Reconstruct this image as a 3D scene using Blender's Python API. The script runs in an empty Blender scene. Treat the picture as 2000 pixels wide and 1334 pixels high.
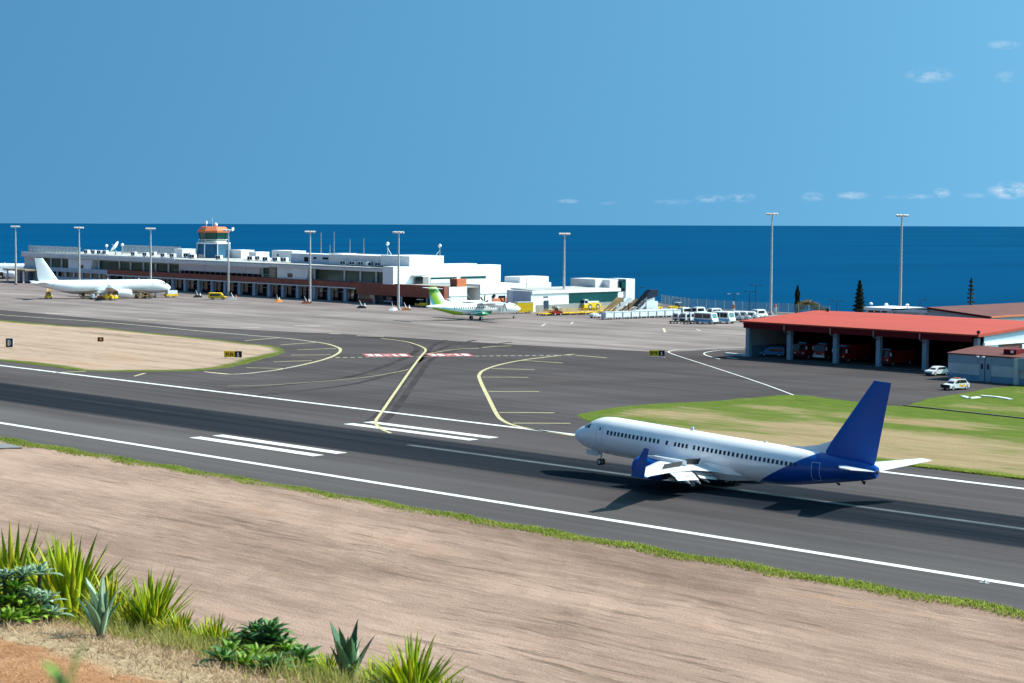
import bpy, bmesh, math, random
from mathutils import Vector, Matrix, Euler
R = math.radians
random.seed(7)
S = bpy.context.scene
C = S.collection

# ------------------------------------------------------------------ camera
F_PX, YAW, PIT, ROL = 3981.03, 0.79832, -0.066766, 0.008916
CAM = Vector((0.0, -148.851, 26.793))
_d = Vector((-math.sin(YAW)*math.cos(PIT), math.cos(YAW)*math.cos(PIT), math.sin(PIT)))
_r = _d.cross(Vector((0, 0, 1))).normalized(); _u = _r.cross(_d)
_r2 = _r*math.cos(ROL) + _u*math.sin(ROL); _u2 = -_r*math.sin(ROL) + _u*math.cos(ROL)
cd = bpy.data.cameras.new('camera'); cam = bpy.data.objects.new('camera', cd); C.objects.link(cam)
cam.matrix_world = Matrix(((_r2.x, _u2.x, -_d.x, CAM.x), (_r2.y, _u2.y, -_d.y, CAM.y), (_r2.z, _u2.z, -_d.z, CAM.z), (0, 0, 0, 1)))
cd.sensor_width = 36.0; cd.lens = F_PX*36/2000; cd.clip_start = 0.3; cd.clip_end = 300000
cd.dof.use_dof = True; cd.dof.focus_distance = 190; cd.dof.aperture_fstop = 9.0
S.camera = cam

# ------------------------------------------------------------------ light
SUN = Vector((0.47, 0.80, 1.0)).normalized()
sd = bpy.data.lights.new('sun', 'SUN'); sd.energy = 4.6; sd.angle = R(0.53); sd.color = (1.0, 0.935, 0.83)
so = bpy.data.objects.new('sun', sd); C.objects.link(so); so.rotation_euler = SUN.to_track_quat('Z', 'Y').to_euler(); so.location = (0, 0, 200)
W = bpy.data.worlds.new('World'); S.world = W; W.use_nodes = True
nt = W.node_tree; nt.nodes.clear()
def nd(t, typ, **kw):
    n = t.nodes.new(typ)
    for k, v in kw.items():

        setattr(n, k, v)
    return n
sky = nd(nt, 'ShaderNodeTexSky', sky_type='NISHITA'); sky.sun_disc = False
sky.sun_elevation = math.asin(SUN.z); sky.sun_rotation = math.atan2(SUN.x, SUN.y)
sky.altitude = 60; sky.air_density = 1.0; sky.dust_density = 5.5; sky.ozone_density = 2.0
tc = nd(nt, 'ShaderNodeTexCoord')
# lookup lifted far above the sea horizon: flattens the dome for more ambient fill
vm = nd(nt, 'ShaderNodeVectorMath', operation='ADD'); vm.inputs[1].default_value = (0, 0, 0.50)
nt.links.new(tc.outputs['Generated'], vm.inputs[0])
vn = nd(nt, 'ShaderNodeVectorMath', operation='NORMALIZE'); nt.links.new(vm.outputs[0], vn.inputs[0]); nt.links.new(vn.outputs[0], sky.inputs['Vector'])
tint = nd(nt, 'ShaderNodeMix', data_type='RGBA', blend_type='MULTIPLY'); tint.inputs[0].default_value = 1.0
nt.links.new(sky.outputs[0], tint.inputs[6]); tint.inputs[7].default_value = (0.34, 0.82, 0.96, 1)
# a few small fair-weather clouds low over the sea
def px_dir(px, py):
    return (_d + _r2*((px-1000)/F_PX) - _u2*((py-667)/F_PX)).normalized()
cl = nd(nt, 'ShaderNodeTexNoise'); cl.inputs['Scale'].default_value = 130; cl.inputs['Detail'].default_value = 7; cl.inputs['Roughness'].default_value = .62
st = nd(nt, 'ShaderNodeMapping'); st.inputs['Scale'].default_value = (1, 1, 2.4); nt.links.new(tc.outputs['Generated'], st.inputs[0]); nt.links.new(st.outputs[0], cl.inputs['Vector'])
acc = None
for (px, py, sx, sy, a) in [(1816, 147, 40, 13, .42), (1970, 371, 34, 15, .8), (1840, 377, 15, 9, .55), (1665, 382, 26, 7, .45), (1588, 384, 20, 8, .42), (1447, 385, 24, 9, .45),
                            (1388, 388, 28, 7, .40), (1110, 393, 18, 4, .40), (1195, 397, 22, 3, .28), (1790, 384, 55, 4, .3), (1320, 394, 40, 4, .3), (1960, 88, 30, 8, .36), (1966, 150, 20, 9, .34), (1900, 383, 30, 5, .3)]:
    d0 = px_dir(px, py); rx = px_dir(px+10, py)-px_dir(px, py); uy = px_dir(px, py-10)-px_dir(px, py)
    rx = rx/rx.length; uy = uy/uy.length
    def dotn(v, s):
        n = nd(nt, 'ShaderNodeVectorMath', operation='DOT_PRODUCT'); n.inputs[1].default_value = v; nt.links.new(tc.outputs['Generated'], n.inputs[0])
        m = nd(nt, 'ShaderNodeMath', operation='MULTIPLY_ADD'); nt.links.new(n.outputs['Value'], m.inputs[0]); m.inputs[1].default_value = s; m.inputs[2].default_value = -d0.dot(Vector(v))*s
        p = nd(nt, 'ShaderNodeMath', operation='MULTIPLY'); nt.links.new(m.outputs[0], p.inputs[0]); nt.links.new(m.outputs[0], p.inputs[1]); return p
    e1, e2 = dotn(rx, F_PX/sx), dotn(uy, F_PX/sy)
    s_ = nd(nt, 'ShaderNodeMath', operation='ADD'); nt.links.new(e1.outputs[0], s_.inputs[0]); nt.links.new(e2.outputs[0], s_.inputs[1])
    g = nd(nt, 'ShaderNodeMapRange', clamp=True); nt.links.new(s_.outputs[0], g.inputs[0]); g.inputs[1].default_value = 1.6; g.inputs[2].default_value = 0; g.inputs[3].default_value = 0; g.inputs[4].default_value = a
    if acc is None: acc = g
    else:
        m = nd(nt, 'ShaderNodeMath', operation='MAXIMUM'); nt.links.new(acc.outputs[0], m.inputs[0]); nt.links.new(g.outputs[0], m.inputs[1]); acc = m
cm = nd(nt, 'ShaderNodeMapRange', clamp=True); nt.links.new(cl.outputs['Fac'], cm.inputs[0]); cm.inputs[1].default_value = .40; cm.inputs[2].default_value = .72
cf = nd(nt, 'ShaderNodeMath', operation='MULTIPLY'); nt.links.new(acc.outputs[0], cf.inputs[0]); nt.links.new(cm.outputs[0], cf.inputs[1])
cmix = nd(nt, 'ShaderNodeMix', data_type='RGBA'); nt.links.new(cf.outputs[0], cmix.inputs[0]); nt.links.new(tint.outputs[2], cmix.inputs[6]); cmix.inputs[7].default_value = (5.0, 5.3, 5.6, 1)
bg = nd(nt, 'ShaderNodeBackground'); bg.inputs['Strength'].default_value = 0.125
wo = nd(nt, 'ShaderNodeOutputWorld'); nt.links.new(cmix.outputs[2], bg.inputs[0]); nt.links.new(bg.outputs[0], wo.inputs[0])
S.view_settings.view_transform = 'Standard'; S.view_settings.look = 'None'; S.view_settings.gamma = 1; S.view_settings.use_curve_mapping = False
S.view_settings.exposure = 0.57
S.cycles.max_bounces = 6; S.cycles.diffuse_bounces = 3

# ------------------------------------------------------------------ helpers
def ray(px, py):
    return _d + _r2*((px-1000)/F_PX) - _u2*((py-667)/F_PX)
def G(px, py, z=0.0):
    d = ray(px, py); t = (z-CAM.z)/d.z; p = CAM+d*t; return (p.x, p.y)
def onY(px, py, y):
    d = ray(px, py); t = (y-CAM.y)/d.y; p = CAM+d*t; return (p.x, p.z)
def onX(px, py, x):
    d = ray(px, py); t = (x-CAM.x)/d.x; p = CAM+d*t; return (p.y, p.z)
def link(t, a, b): t.links.new(a, b)

def M(name, rgb, rough=.6, metal=0.0, var=.12, scale=1.0, bump=0.0, spec=.3, stretch=(1, 1, 1), rgb2=None, coat=0, bscale=None):
    m = bpy.data.materials.new(name); m.use_nodes = True; t = m.node_tree; b = t.nodes['Principled BSDF']
    b.inputs['Roughness'].default_value = rough; b.inputs['Metallic'].default_value = metal; b.inputs['Specular IOR Level'].default_value = spec
    if coat: b.inputs['Coat Weight'].default_value = coat; b.inputs['Coat Roughness'].default_value = .08
    co = nd(t, 'ShaderNodeTexCoord'); mp = nd(t, 'ShaderNodeMapping'); mp.inputs['Scale'].default_value = stretch
    link(t, co.outputs['Object'], mp.inputs[0])
    n = nd(t, 'ShaderNodeTexNoise'); n.inputs['Scale'].default_value = scale; n.inputs['Detail'].default_value = 5; n.inputs['Roughness'].default_value = .6
    link(t, mp.outputs[0], n.inputs['Vector'])
    r = nd(t, 'ShaderNodeValToRGB'); e = r.color_ramp.elements
    lo = [max(0, c*(1-var)) for c in rgb]; hi = [min(1, c*(1+var)) for c in (rgb2 or rgb)]
    e[0].position = .3; e[0].color = (*lo, 1); e[1].position = .7; e[1].color = (*hi, 1)
    link(t, n.outputs['Fac'], r.inputs[0]); link(t, r.outputs[0], b.inputs['Base Color'])
    if bump:
        n2 = nd(t, 'ShaderNodeTexNoise'); n2.inputs['Scale'].default_value = bscale or scale*6; n2.inputs['Detail'].default_value = 4; link(t, mp.outputs[0], n2.inputs['Vector'])
        bp = nd(t, 'ShaderNodeBump'); bp.inputs['Strength'].default_value = bump; bp.inputs['Distance'].default_value = .05
        link(t, n2.outputs['Fac'], bp.inputs['Height']); link(t, bp.outputs[0], b.inputs['Normal'])
    return m

class MB:
    def __init__(s): s.v, s.f = [], []
    def add(s, vs, fs):
        o = len(s.v); s.v += [tuple(v) for v in vs]; s.f += [tuple(i+o for i in f) for f in fs]; return s
    def box(s, x0, x1, y0, y1, z0, z1):
        return s.add([(x0, y0, z0), (x1, y0, z0), (x1, y1, z0), (x0, y1, z0), (x0, y0, z1), (x1, y0, z1), (x1, y1, z1), (x0, y1, z1)],
                     [(0, 3, 2, 1), (4, 5, 6, 7), (0, 1, 5, 4), (1, 2, 6, 5), (2, 3, 7, 6), (3, 0, 4, 7)])
    def cbox(s, c, d, rot=(0, 0, 0)):
        m = Euler(rot).to_matrix(); vs = []
        for z in (-1, 1):
            for x, y in ((-1, -1), (1, -1), (1, 1), (-1, 1)): vs.append(Vector(c)+m @ Vector((x*d[0]/2, y*d[1]/2, z*d[2]/2)))
        return s.add(vs, [(0, 3, 2, 1), (4, 5, 6, 7), (0, 1, 5, 4), (1, 2, 6, 5), (2, 3, 7, 6), (3, 0, 4, 7)])
    def prism(s, poly, z0, z1):
        n = len(poly); zz0 = z0 if isinstance(z0, (list, tuple)) else [z0]*n; zz1 = z1 if isinstance(z1, (list, tuple)) else [z1]*n
        return s.add([(p[0], p[1], z) for p, z in zip(poly, zz0)]+[(p[0], p[1], z) for p, z in zip(poly, zz1)],
                     [tuple(reversed(range(n))), tuple(range(n, 2*n))]+[(i, (i+1) % n, n+(i+1) % n, n+i) for i in range(n)])
    def side(s, prof, y0, y1):
        n = len(prof)
        return s.add([(p[0], y0, p[1]) for p in prof]+[(p[0], y1, p[1]) for p in prof],
                     [tuple(range(n)), tuple(reversed(range(n, 2*n)))]+[(i, n+i, n+(i+1) % n, (i+1) % n) for i in range(n)])
    def front(s, prof, x0, x1):
        n = len(prof)
        return s.add([(x0, p[0], p[1]) for p in prof]+[(x1, p[0], p[1]) for p in prof],
                     [tuple(range(n)), tuple(reversed(range(n, 2*n)))]+[(i, n+i, n+(i+1) % n, (i+1) % n) for i in range(n)])
    def loft(s, rings, cap=True, closed=True):
        n = len(rings[0]); o = []
        vs = [v for r in rings for v in r]; fs = []
        for i in range(len(rings)-1):
            for j in range(n if closed else n-1):
                k = (j+1) % n; fs.append((i*n+j, i*n+k, (i+1)*n+k, (i+1)*n+j))
        if cap: fs += [tuple(reversed(range(n))), tuple(range((len(rings)-1)*n, len(rings)*n))]
        return s.add(vs, fs)
    def cyl(s, p0, p1, r0, r1=None, n=8, cap=True):
        p0, p1 = Vector(p0), Vector(p1); r1 = r0 if r1 is None else r1; d = (p1-p0).normalized()
        a = d.cross(Vector((0, 0, 1)) if abs(d.z) < .9 else Vector((1, 0, 0))).normalized(); b = d.cross(a)
        return s.loft([[p+(a*math.cos(t)+b*math.sin(t))*r for t in [2*math.pi*i/n for i in range(n)]] for p, r in ((p0, r0), (p1, r1))], cap)
    def tube(s, pts, rs, n=6):
        for i in range(len(pts)-1): s.cyl(pts[i], pts[i+1], rs[i] if isinstance(rs, (list, tuple)) else rs, rs[i+1] if isinstance(rs, (list, tuple)) else rs, n)
        return s
    def lathe(s, prof, c, axis='x', n=20, cap=True):
        rings = []
        for a, r in prof:
            ring = []
            for i in range(n):
                t = 2*math.pi*i/n; p, q = r*math.cos(t), r*math.sin(t)
                ring.append((c[0]+a, c[1]+p, c[2]+q) if axis == 'x' else (c[0]+p, c[1]+q, c[2]+a) if axis == 'z' else (c[0]+p, c[1]+a, c[2]+q))
            rings.append(ring)
        return s.loft(rings, cap)
    def mesh(s, name, mat, smooth=False, off=(0, 0, 0)):
        me = bpy.data.meshes.new(name)
        me.from_pydata([(v[0]-off[0], v[1]-off[1], v[2]-off[2]) for v in s.v], [], s.f)
        bm = bmesh.new(); bm.from_mesh(me); bmesh.ops.recalc_face_normals(bm, faces=bm.faces); bm.to_mesh(me); bm.free()
        me.materials.append(mat)
        if smooth:
            me.shade_smooth(); me.set_sharp_from_angle(angle=R(38))
        return me
    def build(s, name, mat, parent=None, smooth=False, world=False):
        off = (0, 0, 0)
        if world and parent is not None:
            q = parent
            while q is not None: off = tuple(a+b for a, b in zip(off, q.location)); q = q.parent
        return put(name, s.mesh(name, mat, smooth, off), parent)
def put(name, me, parent=None):
    o = bpy.data.objects.new(name, me); C.objects.link(o); o.parent = parent; return o
def tag(o, label=None, cat=None, group=None, kind=None):
    if label: o['label'] = label
    if cat: o['category'] = cat
    if group: o['group'] = group
    if kind: o['kind'] = kind
    return o
def thing(name, label, cat, loc=(0, 0, 0), rz=0.0, group=None):
    o = bpy.data.objects.new(name, None); C.objects.link(o); o.location = loc; o.rotation_euler = (0, 0, rz); o.empty_display_size = .5
    return tag(o, label, cat, group)
def dup(root, loc, rz, label=None, group=None):
    r = root.copy(); C.objects.link(r); r.location = loc; r.rotation_euler = (root.rotation_euler[0], root.rotation_euler[1], rz)
    if label: r['label'] = label
    if group: r['group'] = group
    for ch in list(root.children):
        c = ch.copy(); C.objects.link(c); c.parent = r
        for g in list(ch.children):
            d = g.copy(); C.objects.link(d); d.parent = c
    return r
import numpy as np
# ------------------------------------------------------------------ ground materials
def ramp(t, src, stops, interp='LINEAR'):
    r = nd(t, 'ShaderNodeValToRGB'); r.color_ramp.interpolation = interp; e = r.color_ramp.elements
    while len(e) < len(stops): e.new(.5)
    for i, (p, c) in enumerate(stops): e[i].position = p; e[i].color = (*c, 1) if len(c) == 3 else c
    link(t, src, r.inputs[0]); return r
def noise(t, vec, scale, detail=4, rough=.6, dist=0):
    n = nd(t, 'ShaderNodeTexNoise'); n.inputs['Scale'].default_value = scale; n.inputs['Detail'].default_value = detail; n.inputs['Roughness'].default_value = rough; n.inputs['Distortion'].default_value = dist
    link(t, vec, n.inputs['Vector']); return n
def mapping(t, vec, scale, rot=(0, 0, 0)):
    m = nd(t, 'ShaderNodeMapping'); m.inputs['Scale'].default_value = scale; m.inputs['Rotation'].default_value = rot; link(t, vec, m.inputs[0]); return m.outputs[0]
def mixc(t, fac, a, b, blend='MIX'):
    m = nd(t, 'ShaderNodeMix', data_type='RGBA', blend_type=blend)
    for s, i in ((fac, 0), (a, 6), (b, 7)):
        if hasattr(s, 'links') or hasattr(s, 'is_output'): link(t, s, m.inputs[i])
        elif i == 0: m.inputs[0].default_value = s
        else: m.inputs[i].default_value = (*s, 1)
    return m.outputs[2]
def mth(t, op, a, b=None, c=None):
    m = nd(t, 'ShaderNodeMath', operation=op)
    for i, s in enumerate((a, b, c)):
        if s is None: continue
        if hasattr(s, 'is_output'): link(t, s, m.inputs[i])
        else: m.inputs[i].default_value = s
    return m.outputs[0]
def mrange(t, v, a, b, c=0, d=1, smooth=True):
    m = nd(t, 'ShaderNodeMapRange', clamp=True); m.interpolation_type = 'SMOOTHSTEP' if smooth else 'LINEAR'
    link(t, v, m.inputs[0]); m.inputs[1].default_value = a; m.inputs[2].default_value = b; m.inputs[3].default_value = c; m.inputs[4].default_value = d; return m.outputs[0]
def base(name, rough=.9, spec=.3):
    m = bpy.data.materials.new(name); m.use_nodes = True; t = m.node_tree; b = t.nodes['Principled BSDF']
    b.inputs['Roughness'].default_value = rough; b.inputs['Specular IOR Level'].default_value = spec
    co = nd(t, 'ShaderNodeTexCoord'); return m, t, b, co.outputs['Object']
def bump(t, b, h, strength=.4, dist=.05):
    n = nd(t, 'ShaderNodeBump'); n.inputs['Strength'].default_value = strength; n.inputs['Distance'].default_value = dist; link(t, h, n.inputs['Height']); link(t, n.outputs[0], b.inputs['Normal'])

def asphalt_mat(name, c, runway=False):
    m, t, b, o = base(name, .95, 0.0)
    big = noise(t, mapping(t, o, (.35, 1, 1)), .035, 4, .55).outputs['Fac']
    stk = noise(t, mapping(t, o, (.012, 1, 1)), .55, 5, .65).outputs['Fac']
    fine = noise(t, o, 2.2, 3, .7).outputs['Fac']
    v = mth(t, 'ADD', mth(t, 'MULTIPLY', big, .5), mth(t, 'ADD', mth(t, 'MULTIPLY', stk, .38), mth(t, 'MULTIPLY', fine, .12)))
    col = ramp(t, v, [(.32, tuple(x*.56 for x in c)), (.5, c), (.68, tuple(x*1.42 for x in c))]).outputs[0]
    sep = nd(t, 'ShaderNodeSeparateXYZ'); link(t, o, sep.inputs[0]); X, Y = sep.outputs[0], sep.outputs[1]
    if runway:
        # rubber laid down by landings, in streaks along the centre of the runway
        e = noise(t, mapping(t, o, (.012, 1, 1)), .5, 6, .7).outputs['Fac']
        yy = mth(t, 'ABSOLUTE', mth(t, 'ADD', Y, .6))
        yy = mth(t, 'ADD', yy, mth(t, 'MULTIPLY', mth(t, 'SUBTRACT', e, .5), 3.0))
        k = mrange(t, yy, 6.3, 8.0, 1, 0)
        k2 = mth(t, 'MULTIPLY', k, mrange(t, stk, .25, .7, 1.0, .80))
        col = mixc(t, mth(t, 'MULTIPLY', k2, .93), col, (.0075, .0135, .0215))
        # single tyre streaks wandering off the band
        s2 = noise(t, mapping(t, o, (.006, 1, 1)), 1.6, 4, .6).outputs['Fac']
        col = mixc(t, mth(t, 'MULTIPLY', mrange(t, s2, .56, .72, 0, .35), mrange(t, yy, 10, 19, 1, 0)), col, (.04, .042, .047))
        # paler shoulder worn by weather
        yn = mth(t, 'ADD', mth(t, 'MULTIPLY', Y, -1), mth(t, 'MULTIPLY', mth(t, 'SUBTRACT', big, .5), 8))
        col = mixc(t, mth(t, 'MULTIPLY', mrange(t, yn, 11, 15, 0, .26), mrange(t, X, -150, -240, 0.35, 1)), col, (.20, .19, .19))
    else:
        # resurfaced lanes and oil-stained patches
        w = nd(t, 'ShaderNodeTexWave'); w.bands_direction = 'X'; w.inputs['Scale'].default_value = .02; w.inputs['Distortion'].default_value = 6; w.inputs['Detail'].default_value = 4; link(t, mapping(t, o, (.8, .5, 1), (0, 0, .5)), w.inputs['Vector'])
        col = mixc(t, mrange(t, w.outputs['Fac'], .55, .95, 0, .28), col, tuple(x*.62 for x in c))
        p = noise(t, mapping(t, o, (.5, 1, 1)), .06, 3, .5).outputs['Fac']
        col = mixc(t, mrange(t, p, .58, .72, 0, .4), col, (c[0]*1.25, c[1]*1.14, c[2]*1.08))
    link(t, col, b.inputs['Base Color']); bump(t, b, noise(t, o, 9, 3).outputs['Fac'], .15, .02)
    return m
def apron_mat():
    m, t, b, o = base('apron_concrete', .95, 0.0)
    st = noise(t, mapping(t, o, (.02, .16, 1)), 1.0, 5, .6).outputs['Fac']
    big = noise(t, o, .03, 4, .6).outputs['Fac']
    col = ramp(t, mth(t, 'ADD', mth(t, 'MULTIPLY', st, .6), mth(t, 'MULTIPLY', big, .4)), [(.34, (.145, .118, .115)), (.5, (.228, .186, .180)), (.66, (.33, .272, .262))]).outputs[0]
    br = nd(t, 'ShaderNodeTexBrick'); br.offset = 0; br.inputs['Scale'].default_value = .133; br.inputs['Mortar Size'].default_value = .012; br.inputs['Brick Width'].default_value = 1; br.inputs['Row Height'].default_value = 1
    br.inputs['Color1'].default_value = (1, 1, 1, 1); br.inputs['Color2'].default_value = (.9, .9, .9, 1); br.inputs['Mortar'].default_value = (.62, .62, .62, 1); link(t, o, br.inputs['Vector'])
    col = mixc(t, 1.0, col, br.outputs['Color'], 'MULTIPLY')
    oil = noise(t, o, .22, 4, .7).outputs['Fac']; col = mixc(t, mrange(t, oil, .6, .78, 0, .45), col, (.08, .075, .075))
    link(t, col, b.inputs['Base Color']); return m
def turf_mat(name, green, tan, tan2, bias, gscale=.07, wetness=0.0):
    # dry mown grass, green where the attribute 'rim' or the moisture noise is high
    m, t, b, o = base(name, .95, 0.0)
    at = nd(t, 'ShaderNodeAttribute'); at.attribute_name = 'rim'
    n1 = noise(t, mapping(t, o, (.30, 1, 1)), gscale, 6, .66).outputs['Fac']
    n2 = noise(t, mapping(t, o, (.18, 1, 1)), 1.3, 5, .7).outputs['Fac']
    n3 = noise(t, mapping(t, o, (.10, 1, 1)), .22, 6, .65).outputs['Fac']
    n4 = noise(t, o, 6.0, 3, .7).outputs['Fac']
    sp = nd(t, 'ShaderNodeSeparateXYZ'); link(t, o, sp.inputs[0])
    wet = mth(t, 'ADD', bias, mrange(t, sp.outputs[1], 34, 74, -wetness, wetness))
    f = mth(t, 'ADD', mth(t, 'ADD', mth(t, 'MULTIPLY', at.outputs['Fac'], 1.0), wet), mth(t, 'ADD', mth(t, 'MULTIPLY', n1, 1.2+wetness*5), mth(t, 'MULTIPLY', n2, .6)))
    k = mrange(t, f, 1.0, 1.40)
    dry = ramp(t, mth(t, 'ADD', mth(t, 'MULTIPLY', n3, .45), mth(t, 'ADD', mth(t, 'MULTIPLY', n2, .35), mth(t, 'MULTIPLY', n4, .20))), [(.36, tan2), (.5, tan), (.64, tuple(x*1.25 for x in tan))]).outputs[0]
    dry = mixc(t, mrange(t, noise(t, mapping(t, o, (.22, 1, 1)), .13, 4, .6).outputs['Fac'], .58, .72, 0, .55), dry, (.36, .20, .12))
    gr = ramp(t, mth(t, 'ADD', mth(t, 'MULTIPLY', n2, .6), mth(t, 'MULTIPLY', n4, .4)), [(.3, tuple(x*.5 for x in green)), (.5, green), (.72, (green[0]*1.75, green[1]*1.35, green[2]*1.3))]).outputs[0]
    link(t, mixc(t, k, dry, gr), b.inputs['Base Color']); bump(t, b, mth(t, 'ADD', n2, n4), .8, .12)
    return m
MAT_RUNWAY = asphalt_mat('runway_asphalt', (.081, .071, .073), True)
MAT_TAXI = asphalt_mat('taxiway_asphalt', (.080, .0695, .0725))
MAT_APRON = apron_mat()
TAN, TAN2, GREEN = (.36, .275, .20), (.22, .165, .12), (.10, .125, .030)
MAT_ISLAND = turf_mat('island_turf', GREEN, (.385, .272, .208), (.20, .14, .10), -.33)
MAT_TURF = turf_mat('hangar_turf', (.10, .142, .030), (.30, .22, .13), (.20, .15, .07), -.26, .085, .22)
MAT_PAINTW = M('white_road_paint', (.70, .69, .665), .8, var=.22, scale=.45)
MAT_PAINTWORN = M('worn_centreline_paint', (.075, .084, .093), .8, var=.35, scale=.5)
MAT_PAINTY = M('yellow_road_paint', (.50, .42, .23), .7, var=.2, scale=.8)
MAT_PAINTYP = M('pale_yellow_road_paint', (.50, .45, .34), .75, var=.25, scale=.6)
MAT_PAINTR = M('red_road_paint', (.36, .095, .095), .75, var=.25, scale=1.2)

# ------------------------------------------------------------------ sea, land, pavement
NS = Vector((-.010568, .0023996, .999941)).normalized(); P0 = CAM-NS*58
e1 = NS.cross(Vector((0, 1, 0))).normalized(); e2 = NS.cross(e1)
m, t, b, o = base('sea_water', .6, 0.0)
w1 = noise(t, mapping(t, o, (1, .25, 1), (0, 0, .8)), .10, 6, .65).outputs['Fac']; w2 = noise(t, mapping(t, o, (1, .3, 1), (0, 0, .75)), .0016, 5, .6).outputs['Fac']
link(t, ramp(t, w2, [(.3, (.0, .042, .112)), (.7, (.0, .060, .150))]).outputs[0], b.inputs['Base Color']); bump(t, b, w1, .35, 1.2)
gl = nd(t, 'ShaderNodeBsdfGlossy'); gl.inputs['Roughness'].default_value = .22; ms = nd(t, 'ShaderNodeMixShader'); ms.inputs[0].default_value = .025; ou = [x for x in t.nodes if x.type == 'OUTPUT_MATERIAL'][0]
link(t, b.outputs[0], ms.inputs[1]); link(t, gl.outputs[0], ms.inputs[2]); link(t, ms.outputs[0], ou.inputs[0])
sea = MB(); rings = []
for r_ in (300, 1500, 6000, 30000, 160000): rings.append([P0+e1*r_*math.cos(a)+e2*r_*math.sin(a) for a in [2*math.pi*i/96 for i in range(96)]])
sea.loft(rings, cap=False); sea.add(rings[0], [tuple(range(96))])
tag(sea.build('sea', m), kind='structure')

far = [(-1300, 214), G(-160, 541), G(0, 536), G(56, 533), (-600, 262), (-430, 292), (-384, 281), (-352, 262), (-320, 268), (-262, 285), (-150, 300), (60, 300), (260, 300)]
land = MB(); land.prism([(-1300, -29.9), (260, -29.9)]+far[::-1], -46, -.004)
tag(land.build('ground', MAT_TAXI), kind='structure')
tag(MB().prism([(-1300, -30), (260, -30), (260, 28), (-1300, 28)], -.003, .004).build('runway', MAT_RUNWAY), kind='structure')
apron = [(-1200, 112), (-447, 110.5), (-400, 108.5), (-365, 107.5), (-333, 115.5), (-320, 119.6), (-279, 125.2), (-258, 130.2), (-249, 133), (-246.5, 153), (-238, 158), (-237, 262)]
tag(MB().prism(apron+[(-320, 267), (-352, 261), (-384, 280), (-430, 291), (-600, 261), (-1200, 212)], -.003, .006).build('apron', MAT_APRON), kind='structure')

def cat(pts, k=6, closed=False):
    out = []; n = len(pts)
    for i in range(n if closed else n-1):
        p0, p1, p2, p3 = (pts[(i-1) % n] if closed or i > 0 else pts[0]), pts[i], pts[(i+1) % n], (pts[(i+2) % n] if closed or i+2 < n else pts[-1])
        for j in range(k):
            s = j/k; out.append(tuple(.5*((2*b_)+(c_-a_)*s+(2*a_-5*b_+4*c_-d_)*s*s+(-a_+3*b_-3*c_+d_)*s**3) for a_, b_, c_, d_ in zip(p0, p1, p2, p3)))
    if not closed: out.append(pts[-1])
    return out
def ribbon(mb, pts, w, z=.012):
    L, Rr = [], []
    for i, p in enumerate(pts):
        a, b_ = Vector(pts[max(i-1, 0)]), Vector(pts[min(i+1, len(pts)-1)]); d = (b_-a).normalized(); n = Vector((-d.y, d.x))*w/2
        L.append((p[0]+n.x, p[1]+n.y, z)); Rr.append((p[0]-n.x, p[1]-n.y, z))
    for i in range(len(pts)-1): mb.add([L[i], L[i+1], Rr[i+1], Rr[i]], [(0, 1, 2, 3)])
    return mb
def px_line(mb, px, w, z=.012, smooth=True):
    p = [G(*q) for q in px]; return ribbon(mb, cat(p, 6) if smooth and len(p) > 2 else p, w, z)
def rect(mb, x0, x1, y0, y1, z=.012): return mb.add([(x0, y0, z), (x1, y0, z), (x1, y1, z), (x0, y1, z)], [(0, 1, 2, 3)])

# runway paint: side stripes, worn centre line, touchdown-zone bars
for y in (-22.05, 22.5): tag(rect(MB(), -1300, 260, y-.45, y+.45).build('runway_edge_marking', MAT_PAINTW), kind='structure')
mb = MB()
rect(mb, -170, -60, .4, 1.2, .0115)
m2 = MB()
for i in range(-18, 0): rect(m2, -188.5+i*50, -158.5+i*50, .45, 1.15)
tag(m2.build('runway_centreline_marking', M('rubbered_centreline_paint', (.026, .033, .042), .85, spec=0, var=.35, scale=.3)), kind='structure')
tag(mb.build('runway_centreline_marking', MAT_PAINTWORN), kind='structure')
for x, y in ((-191.3, -13.72), (-191.3, -10.55), (-191.3, 10.5), (-191.3, 13.7)):
    y0 = y if y < 0 else y-1.55
    tag(rect(MB(), x, x+22.5, y0, y0+1.55).build('touchdown_zone_marking', MAT_PAINTW), kind='structure')

# taxiway paint
mb = MB()
px_line(mb, [(-200, 598), (0, 614.7), (210, 629.8), (385, 646), (490, 655), (560, 661), (630, 670), (658, 677.7), (665, 683.3), (658, 691.7), (630, 703), (560, 719), (507.5, 726.7), (451.5, 731), (399, 726)], .55)
tag(mb.build('taxiway_edge_marking', MAT_PAINTYP), kind='structure')
mb = MB()
px_line(mb, [(616, 668), (640, 672), (658, 677.7), (665, 683.3), (658, 691.7), (630, 703), (590, 713)], .55, .0135)
px_line(mb, [(451.5, 731), (430, 729), (399, 726)], .5, .0135)
px_line(mb, [(744, 661), (786, 666), (810, 672), (828, 679.5), (831, 685.5), (822, 696), (804, 720), (774, 763), (744, 807), (734, 822), (736.5, 831), (747, 839), (763.5, 846)], .42, .016)
px_line(mb, [(1122, 691.5), (1070, 697), (1020, 703.5), (975, 712.5), (945, 723), (936, 732), (936, 738), (942, 753), (954, 777), (969, 807), (981, 820.5), (1005, 831), (1050, 840), (1122, 851)], .55)
px_line(mb, [(831, 691.5), (870, 685), (903, 681)], .3); px_line(mb, [(903, 681), (935, 680.5)], .6)
px_line(mb, [(942, 678.6), (970, 676.5), (998, 675.6)], .55)
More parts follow.
